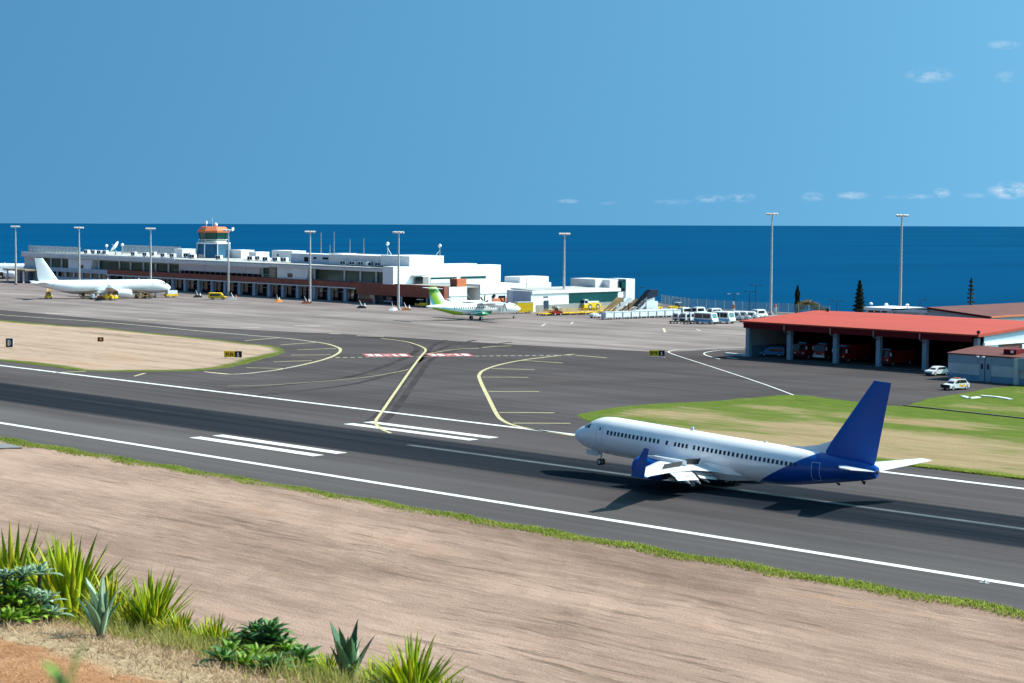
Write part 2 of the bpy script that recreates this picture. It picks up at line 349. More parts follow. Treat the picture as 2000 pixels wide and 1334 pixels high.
for a, b_ in (((478, 665.5), (541, 660)), ((548, 673.5), (616, 669)), ((581, 683.3), (656, 680.5)), ((569, 693.8), (646, 692.8)), ((534, 706.8), (609, 704.3)), ((481, 718.3), (556.5, 719.7)), ((262.5, 734.8), (283.5, 728.8)), ((105, 727.8), (168, 725)),
              ((1021.5, 704), (1099.5, 709)), ((960, 720), (1044, 721.8)), ((942, 736.5), (1032, 737)), ((954, 764.5), (1053, 765)), ((975, 805.5), (1083, 806.4)), ((1002, 826.5), (1114.5, 826.8)), ((1123.5, 693.6), (1185, 699))): px_line(mb, [a, b_], .5)
px_line(mb, [(444.5, 754), (520, 752.5), (600, 747), (690, 739.5), (750, 731.4), (798, 721.5)], .22)
tag(mb.build('taxiway_centreline_marking', MAT_PAINTY), kind='structure')
mb = MB()
a, b_ = Vector(G(640.5, 698.4)), Vector(G(1122, 693.6)); n = 34
for i in range(n):
    p, q = a+(b_-a)*(i/n), a+(b_-a)*((i+.62)/n)
    if i < 5 or i > 18: ribbon(mb, [tuple(p), tuple(q)], .7)
    else: ribbon(mb, [tuple(p), tuple(q)], .35)
tag(mb.build('holding_position_marking', MAT_PAINTYP), kind='structure')
mb = MB()
for q in ([(270, 624.5), (305, 625)], [(468, 639), (508, 640)], [(90, 612), (125, 612.5)], [(645, 651.5), (665, 652.5)], [(697, 656), (750, 657)], [(575, 636), (625, 637)]): px_line(mb, q, .9)
px_line(mb, [(1065, 632.5), (1058, 637)], .5); px_line(mb, [(1119, 629), (1115, 633)], .4); px_line(mb, [(1296, 641), (1299, 649)], .5); px_line(mb, [(1360, 643), (1368, 646)], .5)
tag(mb.build('apron_marking', MAT_PAINTYP), kind='structure')
mb = MB()
px_line(mb, [(1454, 679), (1400, 680), (1370, 681.5), (1335, 682.5), (1319, 683.5), (1306, 686.5), (1310, 690), (1330, 697), (1400, 719.5), (1490, 749.5), (1551, 772)], .26)
px_line(mb, [(1454, 682), (1410, 684), (1388, 686.5), (1375, 690), (1382, 695), (1406, 701.5)], .3)
px_line(mb, [(1420, 698), (1442, 701)], .4)
tag(mb.build('service_road_marking', MAT_PAINTW), kind='structure')
MAT_TYRE = M('tyre_scuffed_asphalt', (.052, .046, .049), .95, spec=0, var=.35, scale=.25, stretch=(.3, 1, 1)); mb = MB()
for pxs, w_ in (([(722, 822), (752, 795), (800, 728), (822, 700), (836, 688), (845, 676), (870, 664)], 1.0), ([(742, 828), (772, 800), (818, 733), (846, 700), (900, 682), (1000, 668)], 1.0), ([(380, 766), (500, 757), (620, 745), (700, 732), (760, 712), (800, 694), (815, 680), (790, 666), (700, 657)], 1.2), ([(470, 775), (600, 762), (700, 748), (770, 728), (820, 704), (870, 678), (930, 664)], 1.0)):
    px_line(mb, pxs, w_, .0075)
mb.build('tyre_marks', MAT_TYRE)['kind'] = 'structure'
# mandatory-instruction boards painted on the taxiway
FONT = {'3': ['111', '001', '011', '001', '111'], '6': ['111', '100', '111', '101', '111'], '1': ['010', '110', '010', '010', '111'], '8': ['111', '101', '111', '101', '111'], '-': ['000', '000', '111', '000', '000'],
        'B': ['110', '101', '110', '101', '110'], 'K': ['101', '101', '110', '101', '101'], '4': ['101', '101', '111', '001', '001'], 'A': ['010', '101', '111', '101', '101']}
def text_quads(mb, txt, o, ux, uy, cw, chh, gap, lift=(0, 0, 0)):
    ux, uy, o = Vector(ux), Vector(uy), Vector(o)+Vector(lift)
    for k, c in enumerate(txt):
        for r_, row in enumerate(FONT[c]):
            j = 0
            while j < 3:
                if row[j] == '1':
                    e = j
                    while e < 3 and row[e] == '1': e += 1
                    x0, x1 = k*(cw+gap)+j*cw/3, k*(cw+gap)+e*cw/3; y1, y0 = chh*(1-r_/5), chh*(1-(r_+1)/5)
                    mb.add([o+ux*x0+uy*y0, o+ux*x1+uy*y0, o+ux*x1+uy*y1, o+ux*x0+uy*y1], [(0, 1, 2, 3)]); j = e
                else: j += 1
    return mb
for (q0, q1, q2) in (((716, 697), (806, 696.5), (722, 691)), ((840, 696.3), (928, 695.8), (846, 690.5))):
    o_, x_, y_ = [Vector((*G(*q), 0)) for q in (q0, q1, q2)]
    ux = (x_-o_); L = ux.length; ux.normalize(); uy = Vector((-ux.y, ux.x, 0)); hgt = abs((y_-o_).dot(uy))
    b1 = MB().add([o_+Vector((0, 0, .017)), o_+ux*L+Vector((0, 0, .017)), o_+ux*L+uy*hgt+Vector((0, 0, .017)), o_+uy*hgt+Vector((0, 0, .017))], [(0, 1, 2, 3)])
    ob = tag(b1.build('mandatory_instruction_marking', MAT_PAINTR), kind='structure')
    tx = text_quads(MB(), '36-18', o_+ux*L*.06+uy*hgt*.2, ux, uy, L*.13, hgt*.62, L*.055, (0, 0, .021))
    tx.build('lettering', MAT_PAINTW, ob)

# ------------------------------------------------------------------ turf islands
def offset_poly(P, d):
    out = []; n = len(P); A = sum(P[i][0]*P[(i+1) % n][1]-P[(i+1) % n][0]*P[i][1] for i in range(n)); sg = 1 if A > 0 else -1
    for i in range(n):
        a, b_ = Vector(P[(i-2) % n]), Vector(P[(i+2) % n]); dd = (b_-a).normalized(); nn = Vector((-dd.y, dd.x))*sg
        out.append((P[i][0]+nn.x*d, P[i][1]+nn.y*d))
    return out
def resample(P, step):
    out = []; n = len(P)
    for i in range(n):
        a, b_ = Vector(P[i]), Vector(P[(i+1) % n]); k = max(1, int((b_-a).length/step))
        for j in range(k): out.append(tuple(a+(b_-a)*(j/k)))
    return out
def island(name, pts, mat, bands, jitter=.35, z=.05):
    P = resample(pts, 2.2); P = [(p[0]+random.uniform(-jitter, jitter), p[1]+random.uniform(-jitter, jitter)) for p in P]; n = len(P)
    vs, fs, rim = [(p[0], p[1], -.002) for p in P], [], [1.0]*n
    prev = 0
    for d, v in bands:
        off = offset_poly(P, d); o_ = len(vs)
        vs += [(p[0], p[1], z+random.uniform(0, .05)) for p in off]; rim += [v]*n
        fs += [(prev+i, prev+(i+1) % n, o_+(i+1) % n, o_+i) for i in range(n)]; prev = o_
    fs.append(tuple(range(prev, prev+n)))
    me = bpy.data.meshes.new(name); me.from_pydata(vs, [], fs); a = me.attributes.new('rim', 'FLOAT', 'POINT'); a.data.foreach_set('value', rim)
    me.materials.append(mat); return tag(put(name, me), kind='structure'), P
isl_px = [(0, 624.5), (56, 630), (140, 637), (210, 641), (280, 649), (350, 656), (420, 663), (490, 672), (525, 674.5), (545, 678.5), (553, 684), (548, 691), (518, 700), (472, 712), (402.5, 723), (315, 725.5), (175, 725.5), (122, 719.5), (52, 710.5), (0, 705)]
isl = [G(*q) for q in isl_px]; isl = cat(isl, 3)+[(-420, 27.6), (-900, 27.6), (-900, 98), (-560, 97)]
ISL, ISLP = island('grass_island', isl, MAT_ISLAND, [(.25, .95), (1.8, .75), (4.0, .38), (8.0, 0)])
rt = [G(*q) for q in [(1130, 809.5), (1190, 797.5), (1280, 789), (1400, 783.4), (1460, 778), (1550, 772), (1640, 781), (1679, 786), (1738, 793), (1770, 794)]]
rt2 = [G(*q) for q in [(1770, 793), (1794, 784), (1839, 773.5), (1871, 770), (1902, 764.5), (1947, 757), (2000, 753)]]
TUR, TURP = island('grass_verge', cat(rt, 3)+cat(rt2, 3)[1:]+[(-120, 120), (60, 118), (60, 28.2), (-100, 28.2), (-150, 28.2), (-160, 28.4)]+[G(*q) for q in [(1255, 853), (1200, 841), (1158, 828), (1136, 817)]], MAT_TURF, [(.3, .95), (1.6, .75), (3.0, .25), (6, 0)])
# drainage kerb crossing the turf
mb = MB(); dk = [G(*q) for q in [(1766, 794), (1812, 798.5), (1850, 803), (1891, 807.5), (2000, 819), (2200, 840)]]
for i in range(len(dk)-1):
    a, b_ = Vector(dk[i]), Vector(dk[i+1]); d = (b_-a).normalized(); nn = Vector((-d.y, d.x))*.22; mb.prism([a-nn, b_-nn, b_+nn, a+nn], 0, .22)
tag(mb.build('drainage_kerb', M('kerb_dark_stone', (.10, .085, .07), .9, var=.4, scale=1)), kind='structure')
# ------------------------------------------------------------------ near field and hillside
def field_mat():
    m, t, b, o = base('dry_field_turf', .95, 0.0)
    at = nd(t, 'ShaderNodeAttribute'); at.attribute_name = 'rim'
    n1 = noise(t, mapping(t, o, (.30, 1, 1), (0, 0, -.06)), .07, 5, .6).outputs['Fac']
    n2 = noise(t, mapping(t, o, (.17, 1, 1), (0, 0, -.06)), 1.1, 6, .74, .5).outputs['Fac']
    n3 = noise(t, mapping(t, o, (.22, 1, 1), (0, 0, -.06)), .16, 5, .6).outputs['Fac']
    n4 = noise(t, o, 5.0, 4, .7).outputs['Fac']
    n5 = noise(t, mapping(t, o, (.5, 1, 1), (0, 0, -.2)), .022, 4, .55).outputs['Fac']; n6 = noise(t, mapping(t, o, (.10, 1, 1), (0, 0, -.06)), 1.9, 6, .75, .5).outputs['Fac']
    v = mth(t, 'ADD', mth(t, 'ADD', mth(t, 'MULTIPLY', n1, .26), mth(t, 'MULTIPLY', n5, .52)), mth(t, 'ADD', mth(t, 'MULTIPLY', n2, .22), mth(t, 'ADD', mth(t, 'MULTIPLY', n3, .22), mth(t, 'MULTIPLY', n6, .12))))
    v = mth(t, 'SUBTRACT', v, .19)
    c = ramp(t, v, [(.30, (.115, .076, .060)), (.42, (.255, .168, .132)), (.52, (.395, .262, .205)), (.66, (.53, .375, .29))]).outputs[0]
    c = mixc(t, mrange(t, n4, .58, .8, 0, .3), c, (.13, .10, .07))
    c = mixc(t, mrange(t, n3, .60, .76, 0, .5), c, (.34, .20, .13))
    n7 = noise(t, mapping(t, o, (.09, 1, 1), (0, 0, -.09)), .95, 5, .72, .6).outputs['Fac']; n8 = noise(t, mapping(t, o, (.6, 1, 1)), .05, 3, .5).outputs['Fac']
    c = mixc(t, mth(t, 'MULTIPLY', mrange(t, n7, .53, .66, 0, .72), mrange(t, n8, .38, .6, .15, 1)), c, (.125, .088, .070))
    n9 = noise(t, mapping(t, o, (.25, 1, 1)), 3.2, 4, .75).outputs['Fac']; c = mixc(t, mrange(t, n9, .60, .74, 0, .5), c, (.62, .47, .36))
    f = mth(t, 'ADD', at.outputs['Fac'], mth(t, 'ADD', mth(t, 'MULTIPLY', n2, .6), mth(t, 'MULTIPLY', n1, .5)))
    g = ramp(t, mth(t, 'ADD', mth(t, 'MULTIPLY', n2, .5), mth(t, 'MULTIPLY', n4, .5)), [(.34, (.06, .080, .014)), (.52, (.12, .155, .030)), (.7, (.25, .24, .07))]).outputs[0]
    link(t, mixc(t, mrange(t, f, 1.02, 1.25), c, g), b.inputs['Base Color']); bump(t, b, mth(t, 'ADD', n2, mth(t, 'MULTIPLY', n4, .6)), .9, .18); return m
MAT_FIELD = field_mat()
xs = np.r_[-900, -600, -420, np.arange(-340, 60, 2.0), 120, 260]; ys = np.r_[-29.7, -30.3, -31.0, -31.8, -32.6, -33.6, -35, np.arange(-37, -150, -2.5), -220, -330]
rng = np.random.default_rng(3)
XX, YY = np.meshgrid(xs, ys); edge = np.clip((-29.9-YY)/1.0, 0, 1)
wob = .5*np.sin(XX*.23)+.4*np.sin(XX*.61+1)+.3*np.sin(XX*1.37+2)
ZZ = .05*edge+.07*edge*np.sin(XX*.05+YY*.11)+.03*rng.standard_normal(XX.shape)*edge-.004
rim = np.clip(1-(-29.7-YY+wob*.6)/3.6, 0, 1); rim[YY < -38] = 0
nx, ny = len(xs), len(ys)
idx = np.arange(nx*ny).reshape(ny, nx); fs = np.stack([idx[:-1, :-1], idx[1:, :-1], idx[1:, 1:], idx[:-1, 1:]], -1).reshape(-1, 4)
me = bpy.data.meshes.new('field'); me.from_pydata(np.stack([XX, YY, ZZ], -1).reshape(-1, 3).tolist(), [], fs.tolist())
a = me.attributes.new('rim', 'FLOAT', 'POINT'); a.data.foreach_set('value', rim.reshape(-1).astype(np.float32)); me.materials.append(MAT_FIELD)
tag(put('field', me), kind='structure')
# small concrete pad at the pavement edge
tag(MB().prism([G(-60, 866), G(20, 869), G(44, 876), G(0, 877), G(-60, 876)], 0, .12).build('concrete_pad', M('pad_concrete', (.20, .195, .195), .8, scale=2)), kind='structure')

FD, SD = Vector((-.7159, .6982)), Vector((.6982, .7159))      # downhill direction and its right-hand side
def hill_z(d, s):
    dc = 13.0-1.5*s
    dc = 17.5+4.5*math.tanh((dc-17.5)/9.0) if dc > 17.5 else dc
    dc = max(dc, 6.0)
    z = CAM.z-1.75-.118*min(d, dc)+.10*math.sin(s*.9+d*.35)*min(1, max(0, d/12))
    k = d-dc
    if k > 0: z -= .12*k+.46*k*k/(k+2.2)
    return z
def hill_pt(d, s, dz=0):
    p = Vector((CAM.x, CAM.y))+FD*d+SD*s; return (p.x, p.y, hill_z(d, s)+dz)
def hill_at(px, py):
    r_ = ray(px, py); lo, hi = 3.0, 60.0
    for k in range(400):
        d = 3+k*.1; p = CAM+r_*(d/(r_.x*FD.x+r_.y*FD.y)); q = Vector((p.x-CAM.x, p.y-CAM.y)); s = q.dot(SD)
        if p.z <= hill_z(d, s) or d > 13.6-1.5*s: return d, s
    return d, s
def hill_mat():
    m, t, b, o = base('red_hillside_soil', .96, 0.0)
    n1 = noise(t, o, .55, 5, .65).outputs['Fac']; n2 = noise(t, o, 6, 5, .7).outputs['Fac']; n3 = noise(t, o, 28, 3, .7).outputs['Fac']; at = nd(t, 'ShaderNodeAttribute'); at.attribute_name = 'rim'
    red = ramp(t, mth(t, 'ADD', mth(t, 'MULTIPLY', n1, .5), mth(t, 'MULTIPLY', n2, .5)), [(.32, (.22, .10, .05)), (.5, (.33, .165, .085)), (.68, (.42, .225, .13))]).outputs[0]
    straw = ramp(t, mth(t, 'ADD', mth(t, 'MULTIPLY', n3, .4), mth(t, 'MULTIPLY', n2, .6)), [(.3, (.17, .11, .06)), (.5, (.36, .25, .155)), (.7, (.52, .40, .27))]).outputs[0]
    link(t, mixc(t, mrange(t, mth(t, 'ADD', at.outputs['Fac'], mth(t, 'MULTIPLY', mth(t, 'SUBTRACT', n1, .5), 1.4)), .35, .65), red, straw), b.inputs['Base Color'])
    bump(t, b, mth(t, 'ADD', n2, mth(t, 'MULTIPLY', n3, .5)), .9, .06); return m
ds = np.r_[-40, -20, -8, 0, 4, np.arange(7, 27, .16), np.arange(27, 70, 1.0)]; ss = np.r_[-60, -40, -25, np.arange(-16, 6, .16), 7, 9, 12, 18, 30, 50]
vs, rim = [], []
for d in ds:
    for s in ss:
        p = hill_pt(d, s); dc = 13.0-1.5*s; vs.append((p[0], p[1], max(p[2]+random.gauss(0, .012), -.8)))
        rim.append(min(1, max(0, (d-(dc-3.3))/1.6)))
nd_, ns_ = len(ds), len(ss); idx = np.arange(nd_*ns_).reshape(nd_, ns_); fs = np.stack([idx[:-1, :-1], idx[1:, :-1], idx[1:, 1:], idx[:-1, 1:]], -1).reshape(-1, 4)
me = bpy.data.meshes.new('hillside'); me.from_pydata(vs, [], fs.tolist()); a = me.attributes.new('rim', 'FLOAT', 'POINT'); a.data.foreach_set('value', np.array(rim, dtype=np.float32)); me.materials.append(hill_mat()); me.shade_smooth()
tag(put('hillside', me), kind='structure')

# grass built as blades: tufts along the pavement edges, dry tufts on the field
def tufts(name, mat, P, h, w, lean=.5):
    # P: (n,3) roots; three crossed blades per tuft
    n = len(P); k = 3; ang = rng.uniform(0, 2*np.pi, (n, k)); hh = h*rng.uniform(.5, 1.25, (n, k)); ww = w*rng.uniform(.6, 1.3, (n, k)); ln = lean*rng.uniform(0, 1, (n, k)); la = rng.uniform(0, 2*np.pi, (n, k))
    P = np.repeat(P[:, None, :], k, 1); dx = np.stack([np.cos(ang)*ww/2, np.sin(ang)*ww/2, 0*ang], -1); tip = P+np.stack([np.cos(la)*ln*hh, np.sin(la)*ln*hh, hh], -1)
    V = np.stack([P-dx, P+dx, tip], 2).reshape(-1, 3); me = bpy.data.meshes.new(name); N = len(V)//3
    me.vertices.add(N*3); me.vertices.foreach_set('co', V.reshape(-1).astype(np.float32)); me.loops.add(N*3); me.loops.foreach_set('vertex_index', np.arange(N*3, dtype=np.int32))
    me.polygons.add(N); me.polygons.foreach_set('loop_start', np.arange(0, N*3, 3, dtype=np.int32)); me.update(calc_edges=True); me.validate(); me.materials.append(mat)
    return tag(put(name, me), kind='stuff')
def leafmat(name, a, b_, rough=.55, trans=.25, scale=.7):
    m, t, b, o = base(name, rough, .3); gi = nd(t, 'ShaderNodeObjectInfo'); n = noise(t, o, scale, 3).outputs['Fac']
    v = mth(t, 'ADD', n, mth(t, 'MULTIPLY', mth(t, 'SUBTRACT', gi.outputs['Random'], .5), .5))
    link(t, ramp(t, v, [(.25, a), (.75, b_)]).outputs[0], b.inputs['Base Color']); b.inputs['Transmission Weight'].default_value = 0
    b.inputs['Subsurface Weight'].default_value = 0
    tr = nd(t, 'ShaderNodeBsdfTranslucent'); link(t, ramp(t, v, [(.25, tuple(min(1, x*1.6) for x in a)), (.75, tuple(min(1, x*1.6) for x in b_))]).outputs[0], tr.inputs[0])
    ms = nd(t, 'ShaderNodeMixShader'); ms.inputs[0].default_value = trans; out = [x for x in t.nodes if x.type == 'OUTPUT_MATERIAL'][0]
    link(t, b.outputs[0], ms.inputs[1]); link(t, tr.outputs[0], ms.inputs[2]); link(t, ms.outputs[0], out.inputs[0]); return m
MAT_GRASS = leafmat('green_grass_blades', (.11, .15, .020), (.29, .31, .06), trans=.5, scale=.25)
MAT_DRYG = leafmat('dry_grass_blades', (.34, .24, .17), (.60, .45, .34), .9, .5, .3)
n = 11000; x = rng.uniform(-215, -55, n); y = -30.1-2.6*rng.beta(1.1, 1.8, n)-.4*np.sin(x*.6); tufts('verge_grass', MAT_GRASS, np.stack([x, y, 0*x+.02], -1), .22, .12)
n = 5000; x = rng.uniform(-125, -95, n); y = 28.2+1.6*rng.beta(1, 1.6, n); tufts('verge_grass', MAT_GRASS, np.stack([x, y, 0*x+.03], -1), .22, .14)

# ------------------------------------------------------------------ building materials
MW = M('white_render', (.86, .86, .85), .7, var=.05, scale=.3); MW2 = M('white_panel', (.80, .81, .82), .5, var=.06, scale=.5)
MGREY = M('grey_fascia_panel', (.70, .68, .68), .6, var=.08, scale=.3); MPANEL = M('mauve_grey_panel', (.72, .67, .69), .65, var=.07, scale=.4)
MBLUEG = M('pale_blue_grey_panel', (.52, .58, .66), .6, var=.06, scale=.4)
MBROWN = M('rust_brown_cladding', (.30, .085, .055), .65, var=.16, scale=.5); MORANGE = M('orange_cladding', (.62, .17, .07), .6, var=.06)
MGLASS = M('dark_green_glass', (.010, .075, .062), .12, var=.6, scale=.12, spec=.2); MGLASSB = M('dark_blue_glass', (.008, .014, .024), .07, var=.5, scale=.2, spec=.8)
MTEAL = M('teal_glazed_wall', (.004, .060, .062), .25, var=.1, scale=.2); MSKYGL = M('blue_tower_glass', (.015, .075, .16), .05, var=.5, scale=.25, spec=1)
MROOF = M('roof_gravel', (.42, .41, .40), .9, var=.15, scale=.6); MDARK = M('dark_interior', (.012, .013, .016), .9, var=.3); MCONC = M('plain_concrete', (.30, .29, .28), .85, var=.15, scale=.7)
MSTEEL = M('galvanised_steel', (.42, .42, .42), .45, .6, var=.1, scale=2); MBEIGE = M('beige_stone_panel', (.34, .27, .20), .8, var=.15)
MREDROOF = None
T0 = (-510, 209.5, 0)
tm = thing('terminal_building', 'long two storey airport terminal with a brown band and glazed upper floor', 'building', T0)
def part(name, mb, mat, par=tm, smooth=False): return mb.build(name, mat, par, smooth, world=True)
def bx(*a): return MB().box(*a)
part('rear_wall', bx(-601, -415.5, 212.0, 244, 0, 9.25), MGREY)
part('ground_floor_core', bx(-549, -427.5, 211.72, 211.98, 0, 3.7), MGLASSB)
part('roof', bx(-601.5, -412.2, 208.6, 244.6, 9.27, 9.62), MROOF)
part('fascia', bx(-601.3, -466.4, 208.2, 211.9, 8.32, 9.25), MGREY)
part('fascia', bx(-466.3, -415.2, 208.2, 211.9, 8.62, 9.25), MGREY, ).__setitem__('label', 'lighter grey fascia over the glazed departure lounge')
part('parapet', bx(-601.4, -513.4, 208.4, 208.58, 9.27, 9.9), MW)
part('brown_band', bx(-549, -463.75, 207.8, 211.7, 3.95, 5.45), MBROWN); part('brown_band', bx(-463.65, -426.7, 207.8, 211.7, 3.98, 5.42), MBROWN)
part('canopy_edge', bx(-549, -426.9, 207.4, 211.7, 3.70, 3.93), MW2)
part('brown_wall', bx(-426.65, -391.52, 207.6, 208.4, 2.35, 5.6), MBROWN); part('brown_plinth', bx(-426.65, -420.2, 207.9, 208.3, 0, 1.0), MBROWN)
part('brown_wall', bx(-391.5, -391.2, 207.6, 209.2, 0, 5.6), MBROWN)
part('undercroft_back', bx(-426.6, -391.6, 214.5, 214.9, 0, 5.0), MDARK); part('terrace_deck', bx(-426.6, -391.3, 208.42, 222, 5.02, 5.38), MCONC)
for x in (-419.9, -408.6, -398.4, -394.6): part('column', bx(x-.25, x+.25, 208.0, 208.35, 0, 2.33), MBLUEG)
part('glass_screen', bx(-426.5, -420.2, 208.35, 208.45, 1.0, 2.34), MGLASSB)
cols = [-542, -535.2, -528.6, -522, -515.6, -509.2, -502.1, -495.4, -489, -482, -474.8, -467.8, -461.4, -454.6, -447.2, -440.4, -433.5, -427.2]
for i, x in enumerate(cols): part('column', bx(x-.55, x+.55, 209.2, 210.1, 0, 3.68), MBLUEG)
for a, b_ in zip(cols[:-1], cols[1:]):
    part('shopfront', bx(a+.75, b_-.75, 211.5, 211.68, .12, 3.1), MGLASSB)
    part('transom', bx(a+.75, b_-.75, 211.35, 211.48, 2.35, 2.5), MSTEEL); part('mullion', bx((a+b_)/2-.06, (a+b_)/2+.06, 211.3, 211.49, .12, 2.34), MSTEEL)
# upper floor: panes between white pillars, two white pods, grey panels over the terrace
def panes(xs_, z0, z1, y=210.9, pil=MW2):
    for a, b_ in zip(xs_[:-1], xs_[1:]):
        w = part('window', bx(a+.28, b_-.28, y, y+.12, z0, z1), MGLASS); part('sill', bx(a+.28, b_-.28, y-.07, y-.01, z0, z0+.14), MSTEEL, w); part('head', bx(a+.28, b_-.28, y-.07, y-.01, z1-.14, z1), MSTEEL, w)
    for x in xs_: part('pillar', bx(x-.26, x+.26, y-.35, y+.2, z0-.1, z1+.1), pil)
panes([-592.4, -586.7, -580.2, -573.8], 4.7, 8.05); panes([-558.2, -546.4, -540.2, -533.1, -526.5, -519.6, -513.6], 5.2, 8.05)
panes([-472.6, -466.9], 5.6, 8.5); panes([-448.6, -435.4, -428.6, -421.9, -415.5], 5.45, 8.5)
part('end_wall', bx(-601.2, -592.7, 209.4, 211.9, 3.9, 8.3), MGREY)
part('pod', MB().side([(-573.2, 4.9), (-560.2, 4.9), (-558.8, 8.2), (-573.2, 8.2)], 208.8, 211.8), MW); part('pod_window', bx(-566.4, -564.2, 208.7, 208.79, 5.4, 6.4), MGLASSB)
part('pod', MB().side([(-463.3, 5.45), (-449.9, 5.45), (-448.9, 8.55), (-463.3, 8.55)], 208.8, 211.8), MW); part('pod_window', bx(-458.4, -456.2, 208.7, 208.79, 5.9, 7.0), MGLASSB)
part('panel', bx(-513.1, -499.9, 209.9, 210.6, 6.25, 8.95), MPANEL); part('panel', bx(-499.75, -479.7, 209.9, 210.6, 6.25, 8.95), MPANEL); part('panel', bx(-479.5, -472.9, 209.9, 210.6, 6.25, 8.95), MPANEL)
part('stone_pier', bx(-466.5, -463.72, 208.5, 211.6, 3.95, 8.6), MBEIGE)
for x in np.arange(-513, -466, 2.6): part('railing_post', bx(x-.04, x+.04, 208.2, 208.28, 5.45, 6.35), MSTEEL)
part('handrail', bx(-513, -466.7, 208.15, 208.25, 6.35, 6.43), MSTEEL)
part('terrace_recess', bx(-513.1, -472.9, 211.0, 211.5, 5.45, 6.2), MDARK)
# far left wing
part('left_wing_wall', bx(-600, -549.05, 208.4, 211.9, 3.95, 5.2), MBLUEG); part('left_wing_base', bx(-600, -549.05, 208.8, 211.9, 0, 2.3), MBLUEG)
for a in np.arange(-599.5, -552, 5.0): part('window', bx(a, a+4.5, 208.95, 209.1, 2.32, 3.93), MGLASSB)
for a in np.arange(-600, -549, 5.0): part('pillar', bx(a+.02, a+.44, 208.6, 209.4, 2.31, 3.94), MW2)

# east hall: white block with sunlit end walls
eh = thing('terminal_hall', 'white block at the sunlit right end of the terminal with two wide windows', 'building', (-411, 228, 0))
P_ = lambda n, mb, mt, par=eh: mb.build(n, mt, par, world=True)
P_('wall', bx(-415.3, -411, 207.3, 247, 5.4, 10.15), MW); P_('upper_block', bx(-423, -411.2, 213.2, 225.6, 10.17, 12.9), MW); P_('upper_block', bx(-447, -423.05, 214.6, 225, 9.64, 12.6), MGREY)
P_('lower_wall', bx(-415.2, -411.1, 222.1, 247, 0, 5.38), MW); P_('parapet', bx(-415.3, -411.05, 226, 238, 10.17, 10.6), MW2)
def xpart(n, par, px0, py0, px1, py1, x, dx, mt):
    y0, z1 = onX(px0, py0, x); y1, z0 = onX(px1, py1, x); return P_(n, bx(min(x, x+dx), max(x, x+dx), y0, y1, z0, z1), mt, par)
w = xpart('window', eh, 841, 542, 892, 551, -410.98, .06, MTEAL); xpart('shutter', w, 841, 546, 878, 551.5, -410.9, .05, MW2)
w = xpart('window', eh, 900, 541, 949, 553, -410.98, .06, MGREY); xpart('frame', w, 900, 540, 949, 543, -410.9, .1, MTEAL)
xpart('door', eh, 809, 541, 835, 554, -410.98, .5, MCONC); xpart('door_leaf', eh, 811, 541.5, 826, 553.5, -410.4, .05, MDARK); xpart('porch_roof', eh, 803, 537.5, 826, 538.6, -410.9, 1.2, MSTEEL)
rb = thing('stair_house', 'small orange box with its shaded side coloured dark red on the terrace in front of the white hall', 'roof box', (-391.5, 214, 5.38))
y0, z1 = onX(893, 545, -392); y1, z0 = onX(911, 558, -392)
P_('shell', bx(-394.6, -392, y0, y1, 5.39, z1), MORANGE, rb); P_('shade_sheet', bx(-394.6, -392.05, y0-.12, y0-.01, 5.39, z1), MBROWN, rb)  # dark red sheet paints the shade on the side facing away from the sun
# service wing right of the brown wall
sw = thing('service_wing', 'low white service wing with a garage door and open stair recess beside the brown wall', 'building', (-391, 215, 0))
ya, _ = onX(874, 570, -391.1); yb, _ = onX(912, 570, -391.1); yc, _ = onX(938, 570, -391.1); yd, _ = onX(1006, 570, -391.1)
P_('wall', bx(-396, -391.1, 209.25, yb, 0, 5.36), MW, sw); P_('garage_door', bx(-391.08, -391.0, ya+1.0, yb-.1, 0, 2.9), MW2, sw); P_('door_lintel', bx(-391.08, -390.9, ya+.8, yb-.05, 2.92, 3.1), MGREY, sw)
P_('recess_wall', bx(-398, -397.6, yb, yc, 0, 5.3), MGREY, sw)
for k in range(8): P_('stair_tread', bx(-396.5, -393, yb+.3+k*.5, yb+.8+k*.5, 3.2-k*.4, 3.35-k*.4), MSTEEL, sw)
P_('stair_rail', MB().cyl((-392.9, yb+.3, 4.3), (-392.9, yb+4.3, 1.1), .06), MW2, sw)
P_('wall', bx(-398, -391.1, yc, 247, 0, 5.9), MW, sw); P_('cornice', bx(-391.08, -390.95, yc, 246, 3.35, 3.5), MGREY, sw)
for (a, b_) in ((961, 966), (974, 987), (990, 1003)): xpart('window', sw, a, 577.5, b_, 582, -391.05, .06, MGLASSB)
xpart('orange_panel', sw, 962, 583, 1004, 588.5, -391.05, .12, MORANGE); xpart('dark_vent', sw, 963, 575, 967, 580, -391.05, .2, MDARK)
P_('plant_room', bx(-398, -392, 236, 246.9, 5.92, 7.5), MW, sw); xpart('window', sw, 1048, 561, 1069, 567, -391.9, .05, MTEAL)
P_('roof_deck', bx(-410.9, -398.1, 222, 246.9, 4.9, 5.2), MROOF, sw)

# cargo hall with the teal wall
ch = thing('cargo_hall', 'low white cargo hall with a long teal wall and grey tower at its end', 'building', (-363, 228, 0))
P_('wall', bx(-372, -363, 211.6, 224.6, 0, 5.3), MW, ch); P_('front_wall', bx(-369.4, -362.9, 211.3, 211.58, 0, 5.3), MBLUEG, ch)
P_('plinth', bx(-362.98, -362.9, 213.2, 244, 0, 1.75), MCONC, ch); P_('wall', bx(-372, -363.05, 224.62, 244.2, 1.75, 5.4), MW, ch)
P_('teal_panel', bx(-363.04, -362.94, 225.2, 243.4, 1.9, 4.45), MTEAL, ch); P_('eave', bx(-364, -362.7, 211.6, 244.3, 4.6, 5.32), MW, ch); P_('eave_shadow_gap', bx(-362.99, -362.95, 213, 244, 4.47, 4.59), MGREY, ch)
P_('core', bx(-371.9, -363.3, 224.7, 244, 0, 1.74), MCONC, ch)
